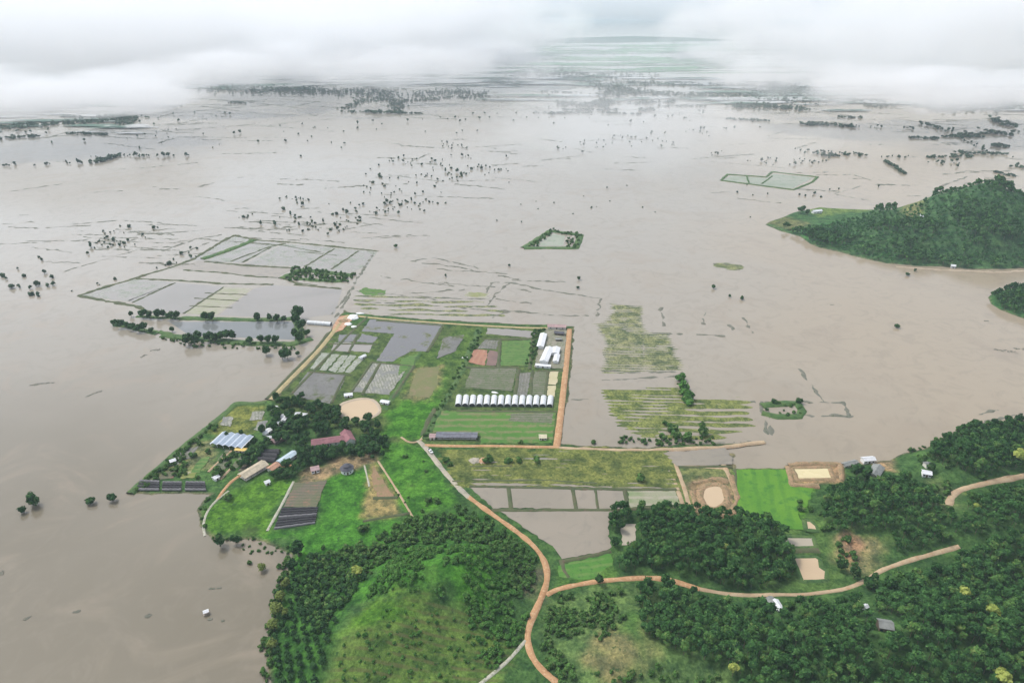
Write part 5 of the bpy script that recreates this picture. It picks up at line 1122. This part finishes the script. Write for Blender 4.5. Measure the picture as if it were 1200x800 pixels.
# multi-span glasshouse with blue grey roof
c = [ath(*p) for p in ((252, 524), (278, 528), (292, 514), (268, 511))]
x, y = sum(q[0] for q in c)/4, sum(q[1] for q in c)/4
a = math.atan2(c[2][1]-c[1][1], c[2][0]-c[1][0]); L = (math.dist(c[1][:2], c[2][:2])+math.dist(c[0][:2], c[3][:2]))/2; W_ = 26.0
o = empty('glasshouse', (x, y, .9), a, 'blue grey glasshouse with five striped roof bays in the waterside garden', 'greenhouse')
bm = bmesh.new()
for i in range(6):
    for j in range(4):
        px, py = -L/2+.3+(L-.6)*j/3, -W_/2+W_*i/5; box(bm, px-.1, px+.1, py-.1, py+.1, -.5, 3.0)
bmo('post_frame', bm, M_gut, o)
bm = bmesh.new(); box(bm, -L/2, L/2, -W_/2, W_/2, -.6, .12); bmo('planting_bed', bm, M_bank, o)
for i in range(5):
    y0 = -W_/2+W_*i/5; y1 = y0+W_/5; ym = (y0+y1)/2
    bm = bmesh.new(); prism(bm, [(y0+.2, 3.0), (ym, 4.1), (y1-.2, 3.0), (y1-.2, 3.1), (ym, 4.2), (y0+.2, 3.1)], -L/2-.3, L/2+.3); bmo('roof_bay', bm, R_sol, o)
for i in range(6):
    y0 = -W_/2+W_*i/5; bm = bmesh.new(); box(bm, -L/2-.4, L/2+.4, y0-.32, y0+.32, 2.9, 3.02); bmo('gutter', bm, M_gut, o)

# row of plastic tunnels
def tunnel_parts(L, r, hh):
    n = 10; arc = [(r*math.cos(math.pi*i/n), .9+hh*math.sin(math.pi*i/n)) for i in range(n+1)]
    bm = bmesh.new(); inn = [(q*.975, .9+(w_-.9)*.975) for q, w_ in arc]
    prism(bm, [(r, .1)]+arc+[(-r, .1), (-r*.975, .1)]+inn[::-1]+[(r*.975, .1)], -L/2, L/2)
    me = bpy.data.meshes.new('cover'); bmesh.ops.recalc_face_normals(bm, faces=bm.faces); bm.to_mesh(me); bm.free(); me.materials.append(M_film)
    fr = bpy.data.meshes.new('arch_frame'); bm = bmesh.new()
    for s in (-1, -.33, .33, 1):
        for (y0, z0), (y1, z1) in zip(arc[:-1], arc[1:]):
            q0 = [(y0*1.0, z0), (y1*1.0, z1), (y1*1.03, .9+(z1-.9)*1.03), (y0*1.03, .9+(z0-.9)*1.03)]; prism(bm, q0, s*L/2-.12, s*L/2+.12)
        for sg in (-1, 1): box(bm, s*L/2-.08, s*L/2+.08, sg*r-.08, sg*r+.08, -.6, .9)
    bmesh.ops.recalc_face_normals(bm, faces=bm.faces); bm.to_mesh(fr); bm.free(); fr.materials.append(M_gut)
    en = bpy.data.meshes.new('opening_shade'); bm = bmesh.new(); prism(bm, [(r*.93, -.3)]+[(q*.93, .9+(w_-.9)*.93) for q, w_ in arc]+[(-r*.93, -.3)], L/2-.5, L/2-.42); bmesh.ops.recalc_face_normals(bm, faces=bm.faces); bm.to_mesh(en); bm.free(); en.materials.append(M_open)  # dark sheet painted in for the shade inside the open tunnel end
    bd = bpy.data.meshes.new('planting_bed'); bm = bmesh.new(); box(bm, -L/2+.6, L/2-.8, -r*.8, r*.8, -.6, .3); bm.to_mesh(bd); bm.free(); bd.materials.append(M_bank)
    return me, fr, en, bd
cov, fr, en, bd = tunnel_parts(14.0, 2.5, 2.3)
for i in range(14):
    px = 536.5+i*8.25; x, y, z = ath(px+1.0, 471+i*.06)
    x2, y2, _ = ath(px-.3, 478); x1, y1, _ = ath(px+1.6, 464)
    o = empty('plastic_tunnel', (x, y, z), math.atan2(y2-y1, x2-x1), f'{ORD[i]} white arched plastic tunnel from the left in the row of fourteen', 'greenhouse', 'row of white plastic tunnels')
    link('cover', cov, o); link('arch_frame', fr, o); link('opening_shade', en, o); link('planting_bed', bd, o)
# long low white tunnel and heap of white sheeting where the roads meet
(x, y, z), a, L = axis((361, 379), (388, 381)); z = .3
cov2, fr2, en2, bd2 = tunnel_parts(L, 2.6, 2.2)
o = empty('low_tunnel', (x, y, z), a, 'long low white tunnel beside the water left of the red yard', 'greenhouse')
link('cover', cov2, o); link('arch_frame', fr2, o); link('opening_shade', en2, o); link('planting_bed', bd2, o)
def heap(px, py, rx, ry, h, mat, name, label, cat, seed, rz=0.0):
    x, y, z = ath(px, py); rs_ = np.random.RandomState(seed); v, q = CS[10]
    v = v.copy(); nz = fbm(v[:, 0]*3+seed, v[:, 1]*3+v[:, 2]*2, 1.0, 4); v = v*(.75+.55*nz)[:, None]; v[:, 2] = np.maximum(v[:, 2], -.25)
    me = qmesh(name, v*np.array([rx, ry, h]), q, [mat]); o_ = link(name, me); o_.location = (x, y, z); o_.rotation_euler = (0, 0, rz); return tag(o_, label, cat)
heap(414, 372, 5.5, 6, 2.2, M_tarp, 'sheeting_heap', 'large heap of white plastic sheeting beside the red yard', 'heap', 1, .5)
heap(408, 380, 4, 3, 1.4, M_tarp, 'sheeting_heap', 'smaller white heap at the lower edge of the red yard', 'heap', 2)
heap(422, 367.5, 4.5, 1.6, 1.2, M_tarp, 'sheeting_heap', 'long narrow white pile at the start of the north farm road', 'heap', 3)
heap(415, 383, 3, 2, 1.2, M_tarp, 'sheeting_heap', 'small white pile right of the smaller heap by the red yard', 'heap', 4)
heap(402, 376, 5, 4, 1.3, M_orbank, 'soil_heap', 'orange soil heap in the red yard at the road corner', 'heap', 5)
heap(580, 460, 3.2, 1.2, .9, M_cream if False else M_tarp, 'sheeting_heap', 'small white pile behind the row of plastic tunnels', 'heap', 6, -.4)
heap(556, 540, 4.5, 4, 1.2, M_road_grey, 'sand_heap', 'grey sand heap below the farm road south of the long shed', 'heap', 7)
heap(566, 540, 3, 4, 1.3, M_redearth, 'soil_heap', 'reddish soil heap right of the grey sand heap', 'heap', 8)
heap(545, 419, 3, 1.5, .8, M_tarp, 'sheeting_heap', 'pale pile at the left corner of the brick red plot', 'heap', 9)

# shade nets on low posts
def net_bed(quad, name, label, cat, rows, mat, group=None, zh=1.1, gap=.3):
    """rows of netting tunnels on posts over a quad of ground (pixel corners, clockwise from top left)"""
    q = [np.array(ath(*p)[:2]) for p in quad]; zz = max(ath(*p)[2] for p in quad)
    cx, cy = sum(q)/4; o_ = empty(name, (float(cx), float(cy), max(zz, .4)), 0, label, cat, group); c0 = np.array([cx, cy])
    pb = bmesh.new()
    for i in range(rows):
        t0, t1 = (i+gap/2)/rows, (i+1-gap/2)/rows
        a0 = q[0]+(q[3]-q[0])*t0-c0; a1 = q[0]+(q[3]-q[0])*t1-c0; b0 = q[1]+(q[2]-q[1])*t0-c0; b1 = q[1]+(q[2]-q[1])*t1-c0
        n = 12; V = []; Qd = []
        for k in range(n+1):
            u = k/n; s0 = a0+(b0-a0)*u; s1 = a1+(b1-a1)*u; m_ = (s0+s1)/2; sag = .18*math.sin(k*2.1+i)
            for p_, zt in ((s0, .15), (s0*.9+s1*.1, zh*.8+sag), (m_, zh+sag), (s0*.1+s1*.9, zh*.8+sag), (s1, .15)): V.append((p_[0], p_[1], zt))
        for k in range(n):
            for j in range(4): Qd.append((k*5+j, k*5+j+1, k*5+j+6, k*5+j+5))
        link('shade_net', qmesh('shade_net', V, Qd, [mat[i % len(mat)]]), o_)
        for k in range(0, n+1, 3):
            p_ = (a0+a1)/2*(1-k/n)+(b0+b1)/2*(k/n); box(pb, p_[0]-.06, p_[0]+.06, p_[1]-.06, p_[1]+.06, -1.2, zh+.1)
    bmo('post_frame', pb, M_post, o_); return o_
NB_ = [M_net, M_net, M_net2]
for quad, lb in [([(165, 563), (187, 563), (187, 576), (160, 576)], 'left one of three dark shade net beds at the tip of the point'), ([(191, 564), (213, 564), (213, 576), (190, 576)], 'middle one of three dark shade net beds at the tip of the point'), ([(218, 564), (240, 564), (242, 576), (217, 576)], 'right one of three dark shade net beds at the tip of the point')]:
    net_bed(quad, 'net_bed', lb, 'net bed', 4, [M_net2, M_net, M_net], 'three net beds at the tip of the point')
net_bed([(331, 595), (373, 594), (369, 614), (321, 621)], 'net_bed', 'large black shade net plot below the brown beds', 'net bed', 8, [M_net, M_net, M_net, M_net2])
net_bed([(308, 528), (329, 528), (322, 543), (302, 541)], 'net_house', 'flat black shade net house behind the beige barn', 'net house', 3, [M_net], zh=2.6, gap=.02)

# vehicle at the road junction
x, y, z = ath(504.5, 529.5); a = math.atan2(*(np.array(ath(520, 552)[:2])-np.array(ath(500, 526)[:2]))[::-1])
o = empty('pickup_truck', (x, y, z+.32), a, 'white pickup truck parked where the grey and orange farm roads meet', 'truck'); o.scale = (1.15,)*3
bm = bmesh.new(); prism(bm, [(-.88, .45), (.88, .45), (.92, .8), (.86, 1.0), (-.86, 1.0), (-.92, .8)], -2.6, 2.6); bmo('body', bm, M_car, o)
bm = bmesh.new()
v = [bm.verts.new(p) for p in ((-.6, -.8, 1.0), (1.3, -.8, 1.0), (1.3, .8, 1.0), (-.6, .8, 1.0), (-.45, -.68, 1.65), (.7, -.68, 1.65), (.7, .68, 1.65), (-.45, .68, 1.65))]
for f in ((0, 1, 5, 4), (1, 2, 6, 5), (2, 3, 7, 6), (3, 0, 4, 7), (4, 5, 6, 7)): bm.faces.new([v[i] for i in f])
cb = bmo('cab', bm, M_car, o)
bm = bmesh.new(); vv = [bm.verts.new(p) for p in ((1.29, -.72, 1.05), (1.29, .72, 1.05), (.74, .62, 1.6), (.74, -.62, 1.6))]
for q_ in vv: q_.co.x += .04
bm.faces.new(vv); bmo('windscreen', bm, M_glass, cb)
bm = bmesh.new(); box(bm, -2.5, -.7, -.75, .75, 1.0, 1.04); bmo('load_bed', bm, M_tyre, o)
for sx in (-1.65, 1.65):
    for sy in (-.85, .85):
        bm = bmesh.new(); bmesh.ops.create_cone(bm, cap_ends=True, segments=14, radius1=.38, radius2=.38, depth=.24); wh = bmo('wheel', bm, M_tyre, o); wh.rotation_euler = (math.pi/2, 0, 0); wh.location = (sx, sy, .38)
# white marker block beside the bend
# small roofed raft adrift in the near flood
x, y = at(242, 719); o = empty('floating_raft', (x, y, 0), .5, 'tiny white roofed raft floating alone in the near brown flood', 'raft')
bm = bmesh.new(); box(bm, -1.7, 1.7, -1.2, 1.2, -.15, .3); bmo('deck', bm, M_post, o)
bm = bmesh.new()
for sx in (-1, 1):
    for sy in (-.9, .9): box(bm, sx*1.2-.06, sx*1.2+.06, sy-.06, sy+.06, .3, 2.0)
bmo('post_frame', bm, M_post, o)
bm = bmesh.new(); prism(bm, [(-1.25, 1.95), (0, 2.5), (1.25, 1.95), (1.25, 2.03), (0, 2.6), (-1.25, 2.03)], -1.5, 1.5); bmo('roof', bm, R_white, o)

# floating mats of weed
def weed(px, py, L, wd, rz, label, seed):
    rs_ = np.random.RandomState(seed); V = []; Q = []; n = int(L*3+6)
    cv, cq = CS[2]
    for i in range(n):
        c_ = np.array([rs_.uniform(-L/2, L/2), rs_.normal()*wd*.4, .02]); sc_ = rs_.uniform(.25, .7); Q.append(cq+len(V)*len(cv)); V.append(cv*np.array([sc_, sc_, .14])*(1+.2*rs_.normal(size=(len(cv), 1)))+c_)
    me = qmesh('weed_mat', np.concatenate(V), np.concatenate(Q), [M_hedge]); o_ = link('weed_mat', me); x_, y_ = at(px, py); o_.location = (x_, y_, 0); o_.rotation_euler = (0, 0, rz); tag(o_, label, 'weed mat')
for i, (px, py, L, wd, rz, lb) in enumerate([(110, 461, 13, 1.2, .9, 'slanting floating weed mat in the flood left of the farm'), (52, 449, 16, 1.5, .2, 'long thin weed mat in the flood at the left edge'), (40, 451, 7, 1.2, .1, 'short weed mat left of the long thin one'), (175, 721, 3.5, 1.4, .1, 'small dark weed clump left of the raft'),
                                             (90, 716, 3, 1.0, .2, 'small weed clump in the near flood, second from the left edge'), (32, 724, 3.2, .6, .7, 'slanting weed strand in the bottom left flood'), (252, 689, 6, .5, .15, 'thin weed strand above the raft'), (246, 725, 1.8, .7, 0, 'tiny weed clump just below the raft'), (261, 727, 1.4, .7, 0, 'tiny weed clump right of the raft'), (2, 671, 4, 1.2, -.8, 'weed mat cut off by the left edge'),
                                             (168, 417, 7, 2.5, .9, 'dark weed patch in the water below the tree lined pond'), (182, 410, 8, 2.5, .2, 'weed patch touching the bank of the tree lined pond'), (28, 252, 14, 1.2, .1, 'thin weed strip in the upper left flood'), (1156, 376, 5, 1.2, .1, 'small weed patch left of the islet'),
                                             (1178, 411, 20, 3, -.4, 'dark weed raft at the right edge in the eastern flood'), (1196, 409, 12, 3, -.3, 'weed raft cut off by the right edge'), (975, 357, 4, 1, .2, 'tiny pale weed speck in the open eastern flood'), (282, 208, 12, 2, .1, 'small weed strip in the far flood'), (181, 219, 6, 2.5, .1, 'dark weed clump alone in the upper left flood')]):
    weed(px, py, L, wd, rz, lb, 300+i)

# ================================================================== AIR: even haze, and banks of low mist
def volmesh(name, bounds):
    bm = bmesh.new(); box(bm, *bounds); me = bpy.data.meshes.new(name); bmesh.ops.recalc_face_normals(bm, faces=bm.faces); bm.to_mesh(me); bm.free(); return link(name, me)
def volmat(name, density, col=(.997, .998, 1.0, 1)):
    m = bpy.data.materials.new(name); m.use_nodes = True; n = m.node_tree; n.nodes.clear()
    v = n.nodes.new('ShaderNodeVolumePrincipled'); v.inputs['Color'].default_value = col; v.inputs['Density'].default_value = density; v.inputs['Anisotropy'].default_value = 0.0
    o_ = n.nodes.new('ShaderNodeOutputMaterial'); n.links.new(v.outputs[0], o_.inputs['Volume']); return m, n, v
HAZE_D = .00008
hz = volmesh('haze', (-31000, 31000, -2500, 43000, -5, 470)); m, n, v = volmat('haze', HAZE_D, (.74, .90, 1.0, 1)); hz.data.materials.append(m); tag(hz, kind='stuff')
def mist(px, ybot, dist, sx, sy, zc, sz, dens, thr, label, seed, scale=420., cont=4.0):
    """a soft lumpy bank of low cloud; its density falls off towards its edge"""
    x = (px-600)/800.0*(dist*ct+(H-zc)*st); v_, q_ = CS[10]
    v_ = v_.copy(); nz = fbm(v_[:, 0]*2.2+seed*3, v_[:, 1]*2.2+v_[:, 2]*1.7+seed, 1.0, 3); v_ = v_*(.92+.16*nz)[:, None]
    o_ = link('mist_bank', qmesh('mist_bank', v_, q_, [], smooth=True)); o_.location = (x, dist, zc); o_.scale = (sx, sy, sz)
    m_, n_, vv_ = volmat('mist_bank', 0); k = NB(n_)
    tc = n_.nodes.new('ShaderNodeTexCoord').outputs['Object']; ln = n_.nodes.new('ShaderNodeVectorMath'); ln.operation = 'LENGTH'; n_.links.new(tc, ln.inputs[0])
    env = k.math('SUBTRACT', 1.0, ln.outputs['Value']); env = k.math('MINIMUM', k.math('MULTIPLY', env, 1.7), .8)
    p_ = k.pos(); mp = n_.nodes.new('ShaderNodeMapping'); mp.inputs['Location'].default_value = (seed*7.7, seed*3.1, 0); mp.inputs['Scale'].default_value = (1/scale, 1/scale, 2.2/scale); n_.links.new(p_, mp.inputs['Vector'])
    nf = k.noise(mp.outputs[0], 1.0, 4, .55)
    d_ = k.math('SUBTRACT', k.math('ADD', k.math('MULTIPLY', env, 1.25), k.math('MULTIPLY', k.math('SUBTRACT', nf, .5), cont)), thr)
    d_ = k.math('MULTIPLY', k.math('MINIMUM', k.math('MAXIMUM', d_, 0.0), 1.0), dens)
    n_.links.new(d_, vv_.inputs['Density']); o_.data.materials.append(m_)
    return tag(o_, label, 'mist', None, 'stuff')
mist(150, 110, 3050, 1850, 640, 175, 200, .0055, .12, 'thick white mist bank covering the upper left horizon', 1, 430., 5.5)
mist(470, 95, 3500, 900, 600, 220, 185, .0055, .22, 'white mist bank trailing off left of the far green fields', 2, 380., 5.5)
mist(1090, 100, 3000, 1150, 700, 205, 195, .0048, .28, 'pale broken mist bank drifting over the upper right flood', 3, 400., 6.0)
mist(640, 60, 4600, 380, 450, 200, 170, .004, .25, 'small white wisp of mist at the left edge of the far green fields', 5, 300., 5.0)
mist(740, 20, 11500, 11000, 2200, 330, 330, .0025, .0, 'white mist bank along the far horizon', 4, 1500., 3.0)
mist(740, 150, 3300, 3200, 1500, 60, 150, .00042, .05, 'thin veil of mist lying over the far tree belts', 6, 900., 4.0)
rm = random.Random(4)
for i, (px, py, sx, sz, dn) in enumerate([(-10, 108, 330, 60, .0065), (90, 112, 260, 48, .007), (185, 100, 260, 55, .007), (250, 82, 300, 60, .008), (345, 72, 330, 70, .008), (430, 82, 260, 60, .0065), (510, 74, 280, 70, .0065), (575, 66, 240, 70, .008), (610, 84, 120, 40, .005),
                                          (845, 62, 260, 60, .006), (905, 84, 230, 55, .006), (985, 96, 260, 60, .006), (1060, 104, 240, 55, .007), (1130, 96, 260, 60, .007), (1200, 108, 220, 50, .006), (1110, 118, 130, 30, .004)]):
    el = math.tan(TH-math.atan((400-py)/800)); zc = 110.0; D = min((H-zc)/el, 4200); 
    mist(px, py, D, sx, sx*.7, zc, sz, dn, .18, f'{ORD[i]} ragged wisp from the left along the lower edge of the mist', 20+i, 190., 5.5)
mist(725, 215, 1400, 420, 420, 70, 90, .0012, .22, 'faint pale wisp of mist over the middle of the flood', 7, 260., 5.0)
